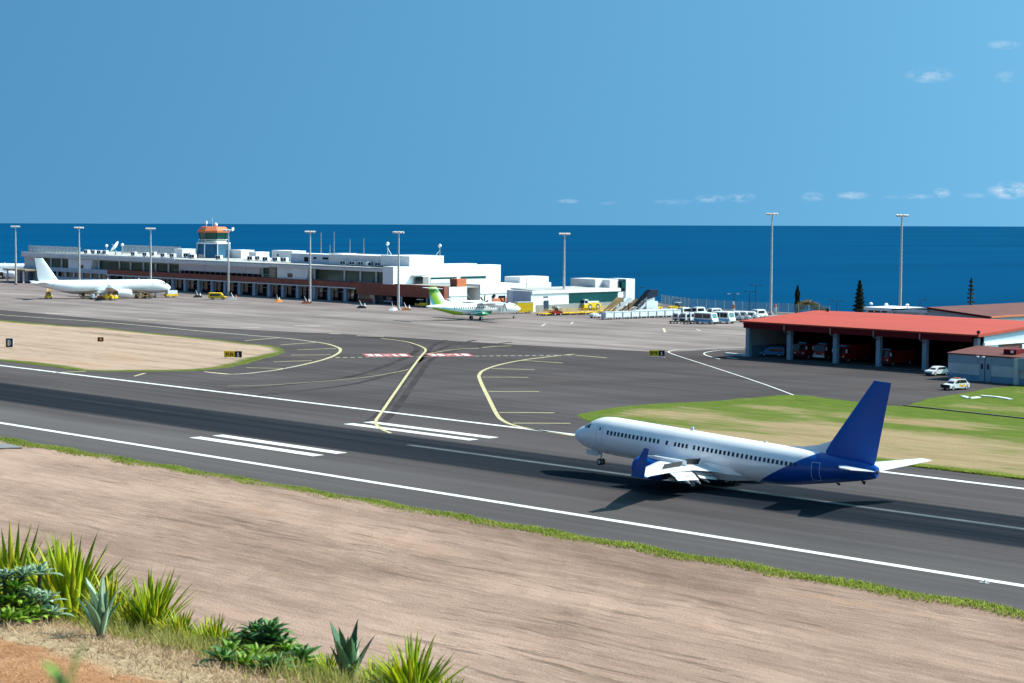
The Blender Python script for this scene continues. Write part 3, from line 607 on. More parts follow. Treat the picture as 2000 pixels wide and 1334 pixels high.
P_('roof', MB().side([(-372, 5.42), (-363.9, 5.42), (-363.9, 5.5), (-372, 5.75)], 213, 244), MROOF, ch)
P_('tower', bx(-369, -363, 246.6, 250, 0, 7.7), MW2, ch); P_('tower_glass', bx(-369, -363.3, 244.3, 246.58, 4.5, 7.4), MGLASSB, ch); P_('tower_block', bx(-375, -366, 238, 244.25, 5.5, 7.7), MGREY, ch); P_('tower_block', bx(-367, -363.6, 241, 244.2, 5.52, 7.6), MW2, ch)
P_('stair_window', bx(-363.2, -363.0, 244.9, 246.3, 5.3, 7.0), MGLASS, ch); P_('stair_base', bx(-368, -363.4, 244.4, 246.55, 0, 4.4), MW2, ch)
y0, z1 = onX(1063, 587, -362.9); y1, z0 = onX(1071, 601, -362.9); P_('door', bx(-362.95, -362.8, y0, y1, .3, z1), M('navy_door', (.02, .045, .08), .5), ch)
y0, z1 = onX(1062, 579, -362.9); y1, z0 = onX(1071, 581, -362.9); P_('lettering', bx(-362.99, -362.93, y0, y1, z0, z1), MDARK, ch)

# control tower
cx, cy = G(416, 600); 
ty = 228.0; tx = onY(417, 490, ty)[0]
tw = thing('control_tower', 'control tower with an orange roof and dark glass cab over blue glazed base', 'tower', (tx, ty, 9.6))
def octo(rad, z, n=8, ph=math.pi/8): return [(tx+rad*math.cos(ph+2*math.pi*i/n), ty+rad*math.sin(ph+2*math.pi*i/n), z) for i in range(n)]
P_('base', MB().loft([octo(5.3, 9.64), octo(5.1, 14.0)]), MSKYGL, tw); P_('white_rim', MB().loft([octo(5.35, 14.02), octo(5.35, 14.35)]), MW, tw)
for i, a in enumerate(octo(5.35, 9.65)):
    b_ = octo(5.15, 14.0)[i]; P_('mullion', MB().cyl(a, b_, .16, n=6), MW2, tw)
P_('cab_sill', MB().loft([octo(3.9, 14.37), octo(4.05, 15.0)]), MGREY, tw)
P_('cab_glass', MB().loft([octo(4.05, 15.02), octo(4.65, 17.5)]), MGLASS, tw)
for a, b_ in zip(octo(4.08, 15.02), octo(4.68, 17.5)): P_('cab_mullion', MB().cyl(a, b_, .09, n=6), MDARK, tw)
P_('roof', MB().loft([octo(5.0, 17.52), octo(5.05, 18.1), octo(3.9, 19.2), octo(3.5, 19.3)]), MORANGE, tw)
for i, a in enumerate(octo(4.7, 14.36)): P_('railing_post', MB().cyl(a, (a[0], a[1], 15.4), .05, n=5), MW, tw)
P_('railing', MB().loft([octo(4.7, 15.3), octo(4.7, 15.42), octo(4.62, 15.42), octo(4.62, 15.3)], cap=False), MW, tw)
P_('antenna', MB().cyl((tx-.6, ty, 19.3), (tx-.6, ty, 22), .06, n=5), MW, tw); P_('radar_dome', MB().lathe([(0, .25), (.3, .55), (.7, .65), (1.1, .4), (1.25, .05)], (tx+1.2, ty, 19.3), 'z', 10), MW2, tw)
P_('antenna', MB().cyl((tx-3.1, ty-.5, 18.9), (tx-3.1, ty-.5, 20.8), .1, n=5).cbox((tx-3.1, ty-.5, 20.6), (.7, .4, .9)), MW, tw); P_('antenna', MB().cyl((tx+3.6, ty+3, 18.3), (tx+4.6, ty+4, 18.5), .1, n=5).cbox((tx+4.6, ty+4, 18.7), (.6, .6, .9)), MW2, tw)

# small glazed pavilion left of the terminal
pv = thing('glass_pavilion', 'small glazed pavilion with a brownish canopy left of the terminal', 'pavilion', (-601, 200, 0))
x0, y0 = G(24, 552); x1, y1 = G(50, 552)
P_('canopy', bx(x0-6, x0+8, y0, y0+9, 4.0, 4.5), MBEIGE, pv); P_('glazing', bx(x0-2, x0+6, y0+3, y0+3.2, 0, 3.9), MSKYGL, pv); P_('wall', bx(x0-5, x0+7, y0+5, y0+8, 0, 3.9), MBLUEG, pv)
for k in (-4, 1, 6): P_('post', bx(x0+k, x0+k+.4, y0+.3, y0+.7, 0, 3.98), MW2, pv)

# ------------------------------------------------------------------ roof plant
def yrect(px0, py0, px1, py1, y): x0, z1 = onY(px0, py0, y); x1, z0 = onY(px1, py1, y); return x0, x1, z0, z1
for i, (p0, q0, p1, q1, y, lab, mt) in enumerate([
    (531, 490, 571, 505, 226, 'white flat roof cabin with a narrow window left of the grey plant room', MW), (568, 495.5, 648, 514.5, 217, 'long grey plant room on the terminal roof with three dark openings', MBLUEG),
    (449, 489, 471, 506, 232, 'white cube cabin on the roof just right of the control tower', MW), (486, 493, 500, 501, 228, 'small white box unit on the roof right of the tower cabin', MW), (340, 487, 356, 496, 224, 'flat white roof unit at the right end of the louvre screen', MW),
    (648, 496, 668, 515, 217.5, 'bright white end block of the grey plant room', MW), (668, 498, 726, 514, 219, 'white wall block with black louvres on the terminal roof', MW)]):
    x0, x1, z0, z1 = yrect(p0, q0, p1, q1, y); c = thing('roof_cabin', lab, 'roof cabin', ((x0+x1)/2, y, 9.63))
    P_('shell', bx(x0, x1, y, y+5, 9.63, z1), mt, c); P_('coping', bx(x0-.1, x1+.1, y-.1, y+5.1, z1+.01, z1+.2), MW, c)
    if i == 1:
        for a, b_, q, r_ in ((594, 602, 502, 511), (612, 618, 502, 506), (630, 641, 502.5, 507)):
            X0, X1, Z0, Z1 = yrect(a, q, b_, r_, y-.05); P_('opening', bx(X0, X1, y-.06, y-.01, Z0, Z1), MDARK, c)
    if i == 0: X0, X1, Z0, Z1 = yrect(541, 496, 544, 503, y-.05); P_('window', bx(X0, X1, y-.06, y-.01, Z0, Z1), MGLASSB, c)
    if i == 6:
        for k in range(6): a = 676+k*5.2; X0, X1, Z0, Z1 = yrect(a, 500+k*.3, a+2.6, 511+k*.3, y-.05); P_('louvre', bx(X0, X1, y-.06, y-.01, Z0, Z1), MDARK, c)
# louvre screens of upright slats
def screen(label, p0, p1, q0, q1, y, step, n_):
    x0, x1, z0, z1 = yrect(p0, q0, p1, q1, y); s = thing('louvre_screen', label, 'roof screen', ((x0+x1)/2, y, 9.63)); k = 0
    for x in np.linspace(x0, x1, n_): P_('slat', MB().cbox((x, y, (9.63+z1)/2), (abs(x1-x0)/n_*.42, .08, z1-9.63), (0, 0, .35)), MSTEEL, s)
    P_('rail', bx(x0, x1, y+.35, y+.5, 10.0, 10.15), MSTEEL, s); P_('rail', bx(x0, x1, y+.35, y+.5, z1-.4, z1-.25), MSTEEL, s)
screen('grey upright slat screen along the left end of the terminal roof', 56, 156, 479, 495, 214, 1, 38)
screen('long grey slat screen on the terminal roof behind the satellite dish', 238, 352, 478, 494, 236, 1, 40)
# air handling units
ac = thing('air_conditioner', 'white air conditioning unit with dark fan grilles beside the left slat screen', 'air conditioner', (0, 0, 0), group='air conditioners on the terminal roof')
MB().box(-1.1, 1.1, -.5, .5, .2, 1.35).build('casing', MW2, ac)
for x in (-.55, .55): MB().box(x-.38, x+.38, -.56, -.51, .4, 1.15).build('fan_grille', MDARK, ac)
for x in (-.9, .9): MB().box(x-.1, x+.1, -.4, .4, 0, .19).build('foot', MSTEEL, ac)
spots = [(170, 496, 218), (184, 496, 218), (195, 497, 218), (206, 497, 219), (262, 500, 217), (285, 501, 216), (300, 498, 222), (320, 502, 216), (338, 503, 216), (365, 503, 222), (377, 505, 216), (428, 507, 216), (490, 508, 219), (505, 506, 222), (520, 508, 218), (540, 510, 219), (556, 511, 219), (672, 517, 214), (690, 519, 214), (707, 520, 214), (722, 520, 214), (740, 521, 214), (752, 521, 214)]
aclab = ['nearest the left slat screen', 'second from the left slat screen', 'third from the left slat screen', 'just left of the white satellite dish', 'first right of the satellite dish in front', 'under the middle mast of the roof edge', 'before the long slat screen', 'at the roof edge left of the flat white unit', 'below the flat white roof unit', 'left of the control tower set back', 'at the left foot of the control tower', 'at the roof edge before the tower', 'first in the row right of the tower', 'behind the row right of the tower', 'third in the row right of the tower', 'below the white roof cabin', 'last before the grey plant room', 'left under the black louvres', 'second under the black louvres', 'third under the black louvres', 'fourth under the black louvres', 'fifth right of the black louvres', 'last before the tall white hall']
for i, (px, py, y) in enumerate(spots):
    x, z = onY(px, py, y); l = 'white rooftop air conditioning unit '+aclab[i]
    if i == 0: ac.location = (x, y, 9.63); ac['label'] = l
    else: dup(ac, (x, y, 9.63), random.choice((0, 0, .1, 1.57)), l)
x, _ = onY(226, 486, 219)
dsh = thing('satellite_dish', 'big white satellite dish tilted on the terminal roof', 'satellite dish', (x, 219, 9.63))
MB().cyl((0, 0, 0), (0, 0, 1.6), .3, .2, 8).build('mount', MSTEEL, dsh)
dd = MB(); dn = Vector((-.55, -.5, .55)).normalized(); da = dn.cross(Vector((0, 0, 1))).normalized(); db = dn.cross(da); rings = []
for r_ in (.05, .6, 1.1, 1.6, 1.95): rings.append([Vector((0, 0, 2.5))+dn*(.28*r_*r_*.5)+(da*math.cos(q)+db*math.sin(q))*r_ for q in [2*math.pi*i/20 for i in range(20)]])
rings += [[v-dn*.09 for v in r_] for r_ in rings[::-1]]
dd.loft(rings).build('reflector', MW, dsh, True); MB().cyl(Vector((0, 0, 2.5))+dn*1.6, Vector((0, 0, 2.5))+da*1.7, .05).cyl(Vector((0, 0, 2.5))+dn*1.6, Vector((0, 0, 2.5))-da*1.7, .05).build('feed_arm', MSTEEL, dsh)
for px, py, y, l in ((208, 480, 219, 'white radome ball on a short post left of the satellite dish'), (239, 478, 222, 'small white ball antenna right of the satellite dish'), (757, 476, 217, 'white twin ball antenna with a leaning strut on the white hall roof'), (859, 480, 224, 'white ball antenna leaning at the right end of the white hall roof')):
    x, z = onY(px, py, y); hz = 9.63 if y != 224 and y != 217 else 12.95; a = thing('ball_antenna', l, 'antenna', (x, y, hz)); MB().cyl((0, 0, 0), (0, 0, z-hz-.3), .14, .1, 6).build('post', MSTEEL, a); MB().lathe([(-.5, .1), (-.3, .4), (0, .5), (.3, .4), (.5, .1)], (0, 0, z-hz), 'z', 10).build('radome', MW, a, True)
    if hz > 12: MB().cyl((1.6 if px < 800 else -1.6, 0, 0), (0, 0, z-hz-1.2), .09, n=6).build('strut', MW2, a)
am = None
for px, p1, p0, l in ((627, 454, 495, 'thin aerial rod left of the pair of tall rods on the terminal roof'), (644.5, 478, 496, 'shortest thin aerial rod on the terminal roof'), (652.5, 452, 496, 'tallest thin aerial rod above the white plant room end'), (683.5, 467, 498, 'thin aerial rod above the black roof louvres'), (710.5, 465, 499, 'rightmost thin aerial rod on the terminal roof')):
    x, z1 = onY(px, p1, 221); x, z0 = onY(px, p0, 221); a = thing('aerial_rod', l, 'antenna', (x, 221, z0), group='aerial rods on the terminal roof')
    MB().cyl((0, 0, -1), (0, 0, z1-z0), .13, .07, 6).build('rod', MCONC, a); MB().cbox((0, 0, -.9), (.6, .6, .3)).build('foot', MSTEEL, a)
# ------------------------------------------------------------------ fire station hangar
MRED = M('red_metal_roof', (.46, .060, .027), .55, var=.10, scale=.25, stretch=(.1, 1, 1)); MMAROON = M('maroon_fascia', (.14, .010, .014), .7, spec=.1, var=.12, scale=.4)
MBLUEC = M('blue_grey_render', (.30, .39, .45), .75, var=.10, scale=.6); MLIGHTB = M('pale_grey_render', (.56, .58, .57), .75, var=.08, scale=.6); MDEEPB = M('blue_plinth_paint', (.19, .32, .43), .7, var=.12, scale=.6)
MBROOF = M('brown_red_roof', (.145, .045, .036), .7, var=.15, scale=.3); MYWALL = M('ochre_wall', (.10, .085, .03), .8, var=.25)
hg = thing('fire_station', 'open fronted fire station with a broad red roof and maroon fascia', 'fire station', (-207, 135, 0))
P_('roof', MB().front([(134.2, 6.55), (156.5, 7.75), (178.8, 6.5), (178.8, 6.25), (156.5, 7.5), (134.2, 6.3)], -232.3, -182.8), MRED, hg)
P_('verge_trim', MB().front([(134.1, 6.2), (156.5, 7.4), (178.9, 6.2), (178.9, 6.62), (156.5, 7.86), (134.1, 6.66)], -182.78, -182.5), MRED, hg)
XC = [-231.5, -222.2, -212.2, -203.2, -193.9, -184.0]
for a, b_ in zip(XC[:-1], XC[1:]): P_('fascia_panel', bx(a+.07, b_-.07, 134.35, 134.6, 5.3, 6.28), MMAROON, hg)
for i, x in enumerate(XC):
    P_('column', bx(x-.4, x+.4, 135.6, 136.4, 0, 5.9), MBLUEC, hg); 
    if 0 < i < 5: P_('downpipe', MB().cyl((x-.05, 134.3, 6.2), (x-.05, 134.3, 5.2), .09, n=6).cyl((x-.05, 134.3, 5.2), (x+.05, 135.5, 4.6), .09, n=6), MSTEEL, hg)
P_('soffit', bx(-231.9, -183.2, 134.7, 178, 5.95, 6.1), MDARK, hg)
P_('floor', bx(-232.2, -183, 134.2, 178.4, .01, .1), M('hangar_floor', (.085, .085, .085), .8, var=.2), hg)
P_('left_wall', bx(-232.2, -231.92, 136.5, 178.4, .1, 6.2), MLIGHTB, hg); P_('dado', bx(-231.91, -231.85, 136.5, 150, .1, 2.0), MDEEPB, hg)
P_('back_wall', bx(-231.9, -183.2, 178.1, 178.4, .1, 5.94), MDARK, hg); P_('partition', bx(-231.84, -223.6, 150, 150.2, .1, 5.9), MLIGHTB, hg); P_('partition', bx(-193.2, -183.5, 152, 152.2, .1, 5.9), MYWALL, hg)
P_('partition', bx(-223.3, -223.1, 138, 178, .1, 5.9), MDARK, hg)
P_('gable', MB().front([(136.45, 5.2), (178.2, 5.2), (178.2, 6.15), (156.5, 7.35), (136.45, 6.28)], -183.1, -182.95), MBLUEG, hg)
P_('gable_beam', MB().front([(136.3, 4.75), (178.4, 4.75), (178.4, 5.18), (136.3, 5.18)], -183.1, -182.7), MW, hg)
P_('side_wall', bx(-183.1, -182.9, 136.45, 140.6, 0, 4.73), MW, hg); P_('side_wall', bx(-183.1, -182.9, 140.65, 178.2, 0, 4.73), MBROOF, hg); P_('side_window', bx(-182.88, -182.7, 147.5, 152, 3.2, 4.5), MW, hg)
for x, y in ((-229, 155.8), (-183.4, 135.4)): P_('roof_vent', MB().lathe([(0, .22), (.25, .22), (.3, .35), (.5, .3), (.62, .05)], (x, y, 7.72 if y > 150 else 6.6), 'z', 8), MDARK, hg)
P_('kerb_blocks', MB().box(-238, -232.6, 137, 138, 0, .35), MLIGHTB, hg)
# annex
an = thing('fire_station_annex', 'low blue grey annex with a pale band and red sloping roof beside the fire station', 'annex', (-172, 125, 0)); YA = 124.5
AX = (-181.8, -140)
for n_, z0, z1, mt in (('lower_wall', 0, .98, MDEEPB), ('middle_wall', .98, 2.62, MLIGHTB), ('upper_wall', 2.62, 4.0, MBLUEC)):
    P_(n_, bx(AX[0], AX[1], YA, YA+8.5, z0, z1), mt, an)
P_('roof', MB().front([(YA-.15, 4.02), (YA+8.4, 4.75), (YA+8.4, 4.95), (YA-.15, 4.2)], AX[0]-.15, AX[1]), MBROOF, an)
x0, _ = onY(1913, 720, YA); x1, _ = onY(1936, 720, YA); xm = (x0+x1)/2
for a, b_ in ((x0, xm-.03), (xm+.03, x1)):
    dr = P_('door', bx(a, b_, YA-.1, YA-.01, .15, 3.7), MBLUEC, an); P_('door_pane', bx((a+b_)/2-.16, (a+b_)/2+.16, YA-.13, YA-.105, 2.0, 2.8), MDARK, dr)
P_('door_post', bx(xm-.03, xm+.03, YA-.16, YA-.02, .1, 4.0), MDARK, an)
for x in (x0-.1, x0+.9): P_('lamp', MB().cbox((x, YA-.35, 3.9), (.42, .5, .2)), MW, an)
x0, z1 = onY(1861, 724, YA); x1, z0 = onY(1871, 727, YA); P_('grille', bx(x0, x1, YA-.06, YA-.01, z0, z1), MGREY, an)
x0, _ = onY(1984, 720, YA); P_('buttress', bx(x0, x0+.7, YA-.6, YA-.02, 0, 3.98), MLIGHTB, an); P_('bay', bx(x0+.72, AX[1], YA-.45, YA-.02, 2.2, 4.1), MBLUEC, an)
x0, z1 = onY(1967, 681, YA+3); x1, z0 = onY(1985, 691, YA+3); P_('roof_recess', bx(x0, x1+.6, YA+2.0, YA+4.4, 4.2, 5.15), MMAROON, an); P_('flood_lamp', MB().cbox((x0+1.6, YA+1.9, 4.8), (.4, .3, .35)), MW, an)
# workshop behind the fire station
YB = 196.0
ws = thing('workshop', 'large shed with a dull brown gabled roof behind the fire station', 'shed', (-190, 200, 0))
xr, zr = onY(1811, 600, YB); xe, ze = onY(1934, 618, YB); xl, zl = onY(1742, 603.5, YB)
P_('roof', MB().side([(xl, zl), (xr, zr), (xe, ze), (xe, ze-.25), (xr, zr-.3), (xl, zl-.3)], YB, YB+60), MBROOF, ws)
P_('front_wall', MB().side([(xl+.2, 0), (xe-.2, 0), (xe-.2, ze-.3), (xr, zr-.35), (xl+.2, zl-.35)], YB+.5, YB+.8), MLIGHTB, ws)
P_('side_wall', bx(xe-.4, xe-.2, YB+.85, YB+59, 0, ze-.4), MLIGHTB, ws)
P_('fascia', MB().side([(xr, zr-.05), (xe, ze-.05), (xe, ze-.42), (xr, zr-.38)], YB-.1, YB-.01), MMAROON, ws); P_('fascia', MB().side([(xl, zl-.02), (xr, zr-.02), (xr, zr-.3), (xl, zl-.3)], YB-.1, YB-.01), MW, ws)
P_('eave_gutter', bx(xe, xe+.3, YB, YB+60, ze-.32, ze+.02), MORANGE, ws)
a0, a1, b0, b1 = yrect(1796, 604, 1806, 616, YB+.5); P_('notice_panel', bx(a0, a1, YB+.4, YB+.49, b0, b1), MW, ws)
fl = thing('flat_roof_office', 'pale flat roofed office left of the brown roofed shed', 'office', (-225, 198, 0))
a0, a1, b0, b1 = yrect(1691, 599.5, 1745, 620, YB+.2); P_('wall', bx(a0, a1, YB+.2, YB+9, 0, b1-.6), MLIGHTB, fl); P_('roof_slab', bx(a0-.3, xr, YB-.1, YB+9.5, b1-.58, b1), MW2, fl) if a1 > xl else P_('roof_slab', bx(a0-.3, a1, YB-.2, YB+9.5, b1-.58, b1), MW2, fl)
for k in range(3): q = yrect(1696+k*13, 606, 1705+k*13, 611, YB+.1); P_('window', bx(q[0], q[1], YB+.1, YB+.19, q[2], q[3]), MGLASSB, fl)
for px, py, l in ((1701, 594, 'white globe vent at the left end of the flat office roof'), (1731, 596, 'white globe vent in the middle of the flat office roof'), (1772, 596, 'white box vent at the right end of the flat office roof')):
    x, z = onY(px, py, YB+4); g = thing('roof_vent', l, 'roof vent', (x, YB+4, b1)); MB().cyl((0, 0, -.02), (0, 0, max(.3, z-b1-.2)), .12, n=6).build('pipe', MSTEEL, g); MB().lathe([(-.35, .1), (-.2, .36), (.1, .4), (.3, .1)], (0, 0, max(.5, z-b1)), 'z', 9).build('cowl', MW, g, True)

# ------------------------------------------------------------------ floodlight masts
MPOLE = M('mast_galvanised', (.50, .47, .45), .5, .2, var=.08, scale=1); MLAMP = M('floodlight_housing', (.62, .58, .56), .5, var=.15, scale=3); MLENS = M('floodlight_lens', (.75, .75, .78), .15, var=.05)
def mast(px, py, h, label, first=[None]):
    x, y = G(px, py)
    if first[0] is None:
        t = thing('floodlight_mast', label, 'floodlight', (x, y, 0), group='floodlight masts round the apron'); t['mh'] = h; first[0] = t
    else:
        t = thing('floodlight_mast', label, 'floodlight', (x, y, 0), group='floodlight masts round the apron')
    t.rotation_euler.z = R(40+random.uniform(-18, 18))
    MB().lathe([(0, .36), (h*.5, .27), (h-.3, .17)], (0, 0, 0), 'z', 10).build('pole', MPOLE, t, True); MB().cbox((0, 0, .2), (1.1, 1.1, .4)).build('footing', MCONC, t)
    MB().cyl((-1.15, 0, h-.25), (1.15, 0, h-.25), .1, n=6).cyl((0, -.8, h-.25), (0, .8, h-.25), .1, n=6).cyl((0, 0, h-.4), (0, 0, h+.25), .18, n=8).build('crown_frame', MPOLE, t)
    for a, b_ in ((-1.1, -.3), (-.5, -.75), (.5, -.75), (1.1, -.25), (.8, .6), (-.7, .6)):
        l_ = MB().cbox((a, b_, h-.1), (.72, .5, .34), (R(22)*(1 if b_ < 0 else -1), 0, 0)).build('lamp_housing', MLAMP, t); MB().cbox((a, b_, h-.30), (.6, .4, .04), (R(22)*(1 if b_ < 0 else -1), 0, 0)).build('lens', MLENS, l_)
for px, py, top, l in ((31, 556, 442, 'floodlight mast beside the small glazed pavilion at far left'), (155, 565, 444, 'floodlight mast rising behind the tail of the white jet'), (294.5, 573, 446, 'floodlight mast rising behind the nose of the white jet'), (446, 578, 449, 'floodlight mast in front of the control tower'),
                       (605.5, 591, 452, 'floodlight mast before the white pod of the terminal'), (778, 605, 453, 'floodlight mast before the white terminal hall by an orange block'), (1101, 606, 456, 'floodlight mast beside the teal walled cargo hall'),
                       (1505, 615, 417, 'tall floodlight mast left of the dark cypress'), (1757, 640, 420, 'tall floodlight mast rising behind the red roof near the conifer')):
    b0 = G(px, py); lo, hi = 0, 60
    for _ in range(40):
        m_ = (lo+hi)/2; v = Vector((b0[0], b0[1], m_))-CAM; yy = 667-F_PX*(v.dot(_u2))/v.dot(_d)
        if yy > top: lo = m_
        else: hi = m_
    mast(px, py, lo, l)

# ------------------------------------------------------------------ taxiway signs
MYEL = M('sign_yellow', (.80, .52, .01), .5, var=.06, scale=2); MBLK = M('sign_black', (.006, .006, .008), .5, var=.2); MORL = M('marker_orange', (.75, .28, .08), .5)
def sign(px, py, label, w, h, split, ytxt, ktxt):
    x, y = G(px, py); t = thing('taxiway_sign', label, 'sign', (x, y, 0), R(45.7)-R(8))
    ws_ = w*split
    if split > 0: MB().box(-w/2, -w/2+ws_, -.12, .12, .3, .3+h).build('yellow_panel', MYEL, t)
    MB().box(-w/2+ws_+.01, w/2, -.12, .12, .3, .3+h).build('black_panel', MBLK, t)
    for a in (-w/2+.25, w/2-.25): MB().cyl((a, 0, 0), (a, 0, .29), .05, n=6).build('leg', MSTEEL, t)
    MB().box(-w/2-.1, w/2+.1, -.45, .45, 0, .07).build('base_slab', MCONC, t)
    if ytxt: text_quads(MB(), ytxt, (-w/2+ws_*.16, -.135, .3+h*.22), (1, 0, 0), (0, 0, 1), ws_*.28, h*.56, ws_*.1).build('lettering', MBLK, t)
    text_quads(MB(), ktxt, (-w/2+ws_+(w-ws_)*.32, -.135, .3+h*.18), (1, 0, 0), (0, 0, 1), (w-ws_)*.36, h*.62, .1).build('lettering', MPAINTS, t)
MPAINTS = M('sign_white', (.8, .8, .8), .5)
sign(1283, 698, 'yellow and black taxiway sign at the edge of the fire station road', 2.75, .95, .62, 'K4', '1'); sign(455, 701, 'yellow and black taxiway sign near the tip of the dry grass island', 3.1, 1.05, .62, 'KA', '1')
x, y = G(18.5, 679); t = thing('letter_board', 'black board with a white letter B on the dry grass island', 'sign', (x, y, 0), R(40)); MB().box(-.62, .62, -.1, .1, .15, 1.65).build('panel', MBLK, t); MB().box(-.7, .7, .0, .08, .1, 1.73).build('frame', MPAINTS, t); text_quads(MB(), 'B', (-.3, -.115, .38), (1, 0, 0), (0, 0, 1), .62, 1.05, .1).build('lettering', MPAINTS, t)
x, y = G(196.5, 669); t = thing('marker_board', 'tiny black marker board with an orange disc on the dry grass', 'sign', (x, y, 0), R(45)); MB().box(-.55, .55, -.08, .08, .2, 1.0).build('panel', MBLK, t); MB().cyl((.05, -.1, .6), (.05, -.085, .6), .26, n=14).build('disc', MORL, t); MB().cyl((0, 0, 0), (0, 0, .2), .06).build('post', MSTEEL, t)
for i, (a, b_) in enumerate((((1880, 775.5), (1893, 779.5)), ((1893, 779.5), (1912, 777.5)), ((1916, 774.5), (1946, 777)), ((1946, 777), (1974, 781.5)))):
    p, q = Vector(G(*a)), Vector(G(*b_)); c = (p+q)/2; d = q-p; t = tag(MB().cbox((0, 0, 0), (d.length*.98, .7, .14)).build('ground_marker_slab', MPAINTS), 'white slab lying on the turf '+('nearest the patrol car', 'second in the line beyond the patrol car', 'third in the line on the turf', 'farthest right in the line of slabs')[i], 'slab', 'white slabs on the turf'); t.location = (c.x, c.y, .14); t.rotation_euler.z = math.atan2(d.y, d.x)
x, y = G(1924, 1139); t = thing('edge_light', 'low runway edge light on a small concrete base beside the white line', 'edge light', (x, y, 0)); MB().lathe([(.0, .10), (.10, .08), (.22, .06), (.26, .02)], (0, 0, .04), 'z', 8).build('lamp', MPAINTS, t); MB().box(-.5, .3, -.2, .2, .004, .04).build('base', MCONC, t)

# ------------------------------------------------------------------ fence and street lamps along the cliff
MFEN = M('fence_wire', (.16, .25, .30), .7, .3, var=.1); MLAMPD = M('dark_lamp_post', (.03, .035, .04), .5)
FP = [G(1292, 596), G(1345, 604), G(1450, 611), G(1520, 614), G(1620, 620)]
pts = resample(FP+[FP[-1]], 3.2)[:-1]
fe = thing('perimeter_fence', 'tall wire mesh fence on posts along the cliff edge', 'fence', (FP[0][0], FP[0][1], 0))
pts = []
for a, b_ in zip(FP[:-1], FP[1:]):
    k = max(1, int((Vector(b_)-Vector(a)).length/3.0)); pts += [tuple(Vector(a)+(Vector(b_)-Vector(a))*j/k) for j in range(k)]
pts.append(FP[-1])
for p in pts: P_('post', MB().cyl((p[0], p[1], 0), (p[0], p[1], 2.9), .06, n=6), MSTEEL, fe)
wire = MB()
for a, b_ in zip(pts[:-1], pts[1:]):
    for k in range(13): z = .1+k*.225; wire.cyl((*a, z), (*b_, z), .022, n=3, cap=False)
    for k in range(1, 14): q = Vector(a)+(Vector(b_)-Vector(a))*k/14; wire.cyl((q.x, q.y, .05), (q.x, q.y, 2.85), .02, n=3, cap=False)
P_('wire_mesh', wire, MFEN, fe)
def lamp(px, pb, top, label, arms, d=1.0, light=False):
    x, y = G(px, pb); z0 = -.02; b0 = (x, y); lo, hi = 0, 40
    for _ in range(40):
        m_ = (lo+hi)/2; v = Vector((x, y, m_))-CAM; yy = 667-F_PX*(v.dot(_u2))/v.dot(_d)
        if yy > top: lo = m_
        else: hi = m_
    h = lo; t = thing('street_lamp', label, 'street lamp', (x, y, 0), R(45.7), 'dark street lamps near the cliff'); MB().cyl((0, 0, 0), (0, 0, h), .1, .07, 6).build('pole', MLAMPD, t)
    for s in arms: MB().cyl((0, 0, h-.1), (s*.9, 0, h), .05, n=5).build('arm', MLAMPD, t); MB().cbox((s*1.15, 0, h+.02), (.8, .4, .16)).build('lamp_head', MLENS if light else MLAMPD, t)
for q in ((1475, 612, 557, 'tall two armed dark street lamp left of the tall mast', (-1, 1)), (1463, 612, 569.5, 'dark street lamp just left of the two armed lamp', (-1, 1)), (1314, 604, 585, 'short dark street lamp above the yellow tug', (1,)), (1634, 616, 587.5, 'street lamp with two pale heads between cypress and conifer', (-1, 1)), (1796, 640, 585.5, 'dark single headed street lamp right of the tall mast', (1,)), (1246, 602, 561, 'dark street lamp beyond the cargo hall tower', (1,)), (1028, 600, 543, 'dark street lamp beyond the service wing', (1,))):
    lamp(*q)
lamp(1432, 611, 574, 'pale headed street lamp behind the parked vans', (-1, 1), light=True)
# ------------------------------------------------------------------ aircraft
def foil(n=9):
    xs_ = [.5*(1-math.cos(math.pi*i/n)) for i in range(n+1)]
    yt = lambda x: 5*(.2969*math.sqrt(x)-.126*x-.3516*x*x+.2843*x**3-.1036*x**4)
    return [(x, yt(x)) for x in xs_[::-1]]+[(x, -yt(x)*.8) for x in xs_[1:-1]]
FO = foil()
def wing(secs):
    # secs: (a_le, y, z, chord, t/c, droop) in the aircraft frame, x aft, y right, z up
    mb = MB(); mb.loft([[(a+x*c, y, z+t_*c*q-dr*x*c) for x, q in FO] for a, y, z, c, t_, dr in secs]); return mb
def fin(secs):
    # secs: (a_le, z, chord, t/c)
    mb = MB(); mb.loft([[(a+x*c, q*c*t_*(1 if k <= 9 else 1.25), z) for k, (x, q) in enumerate(FO)] for a, z, c, t_ in secs]); return mb
def body_ring(st, n=28):
    a, w, zt, zb = st; zc = zb+(zt-zb)*.52; out = []
    for i in range(n):
        q = 2*math.pi*i/n; c, s_ = math.cos(q), math.sin(q); out.append((a, w*c, zc+(zt-zc)*s_ if s_ > 0 else zc+(zc-zb)*s_))
    return out
def st_at(ST, a):
    for p, q in zip(ST[:-1], ST[1:]):
        if p[0] <= a <= q[0]:
            k = (a-p[0])/(q[0]-p[0]); k2 = k; return [a]+[p[j]+(q[j]-p[j])*k2 for j in (1, 2, 3)]
    return list(ST[-1])
def dense(ST, k=3):
    P = cat([tuple(s_) for s_ in ST], k); return [list(p) for p in P]
def skin(ST, a, z, side):
    s_ = st_at(ST, a); zc = s_[3]+(s_[2]-s_[3])*.52; hgt = (s_[2]-zc) if z > zc else (zc-s_[3]); q = max(-1, min(1, (z-zc)/hgt)); return Vector((a, side*s_[1]*math.sqrt(max(0, 1-q*q)), z))
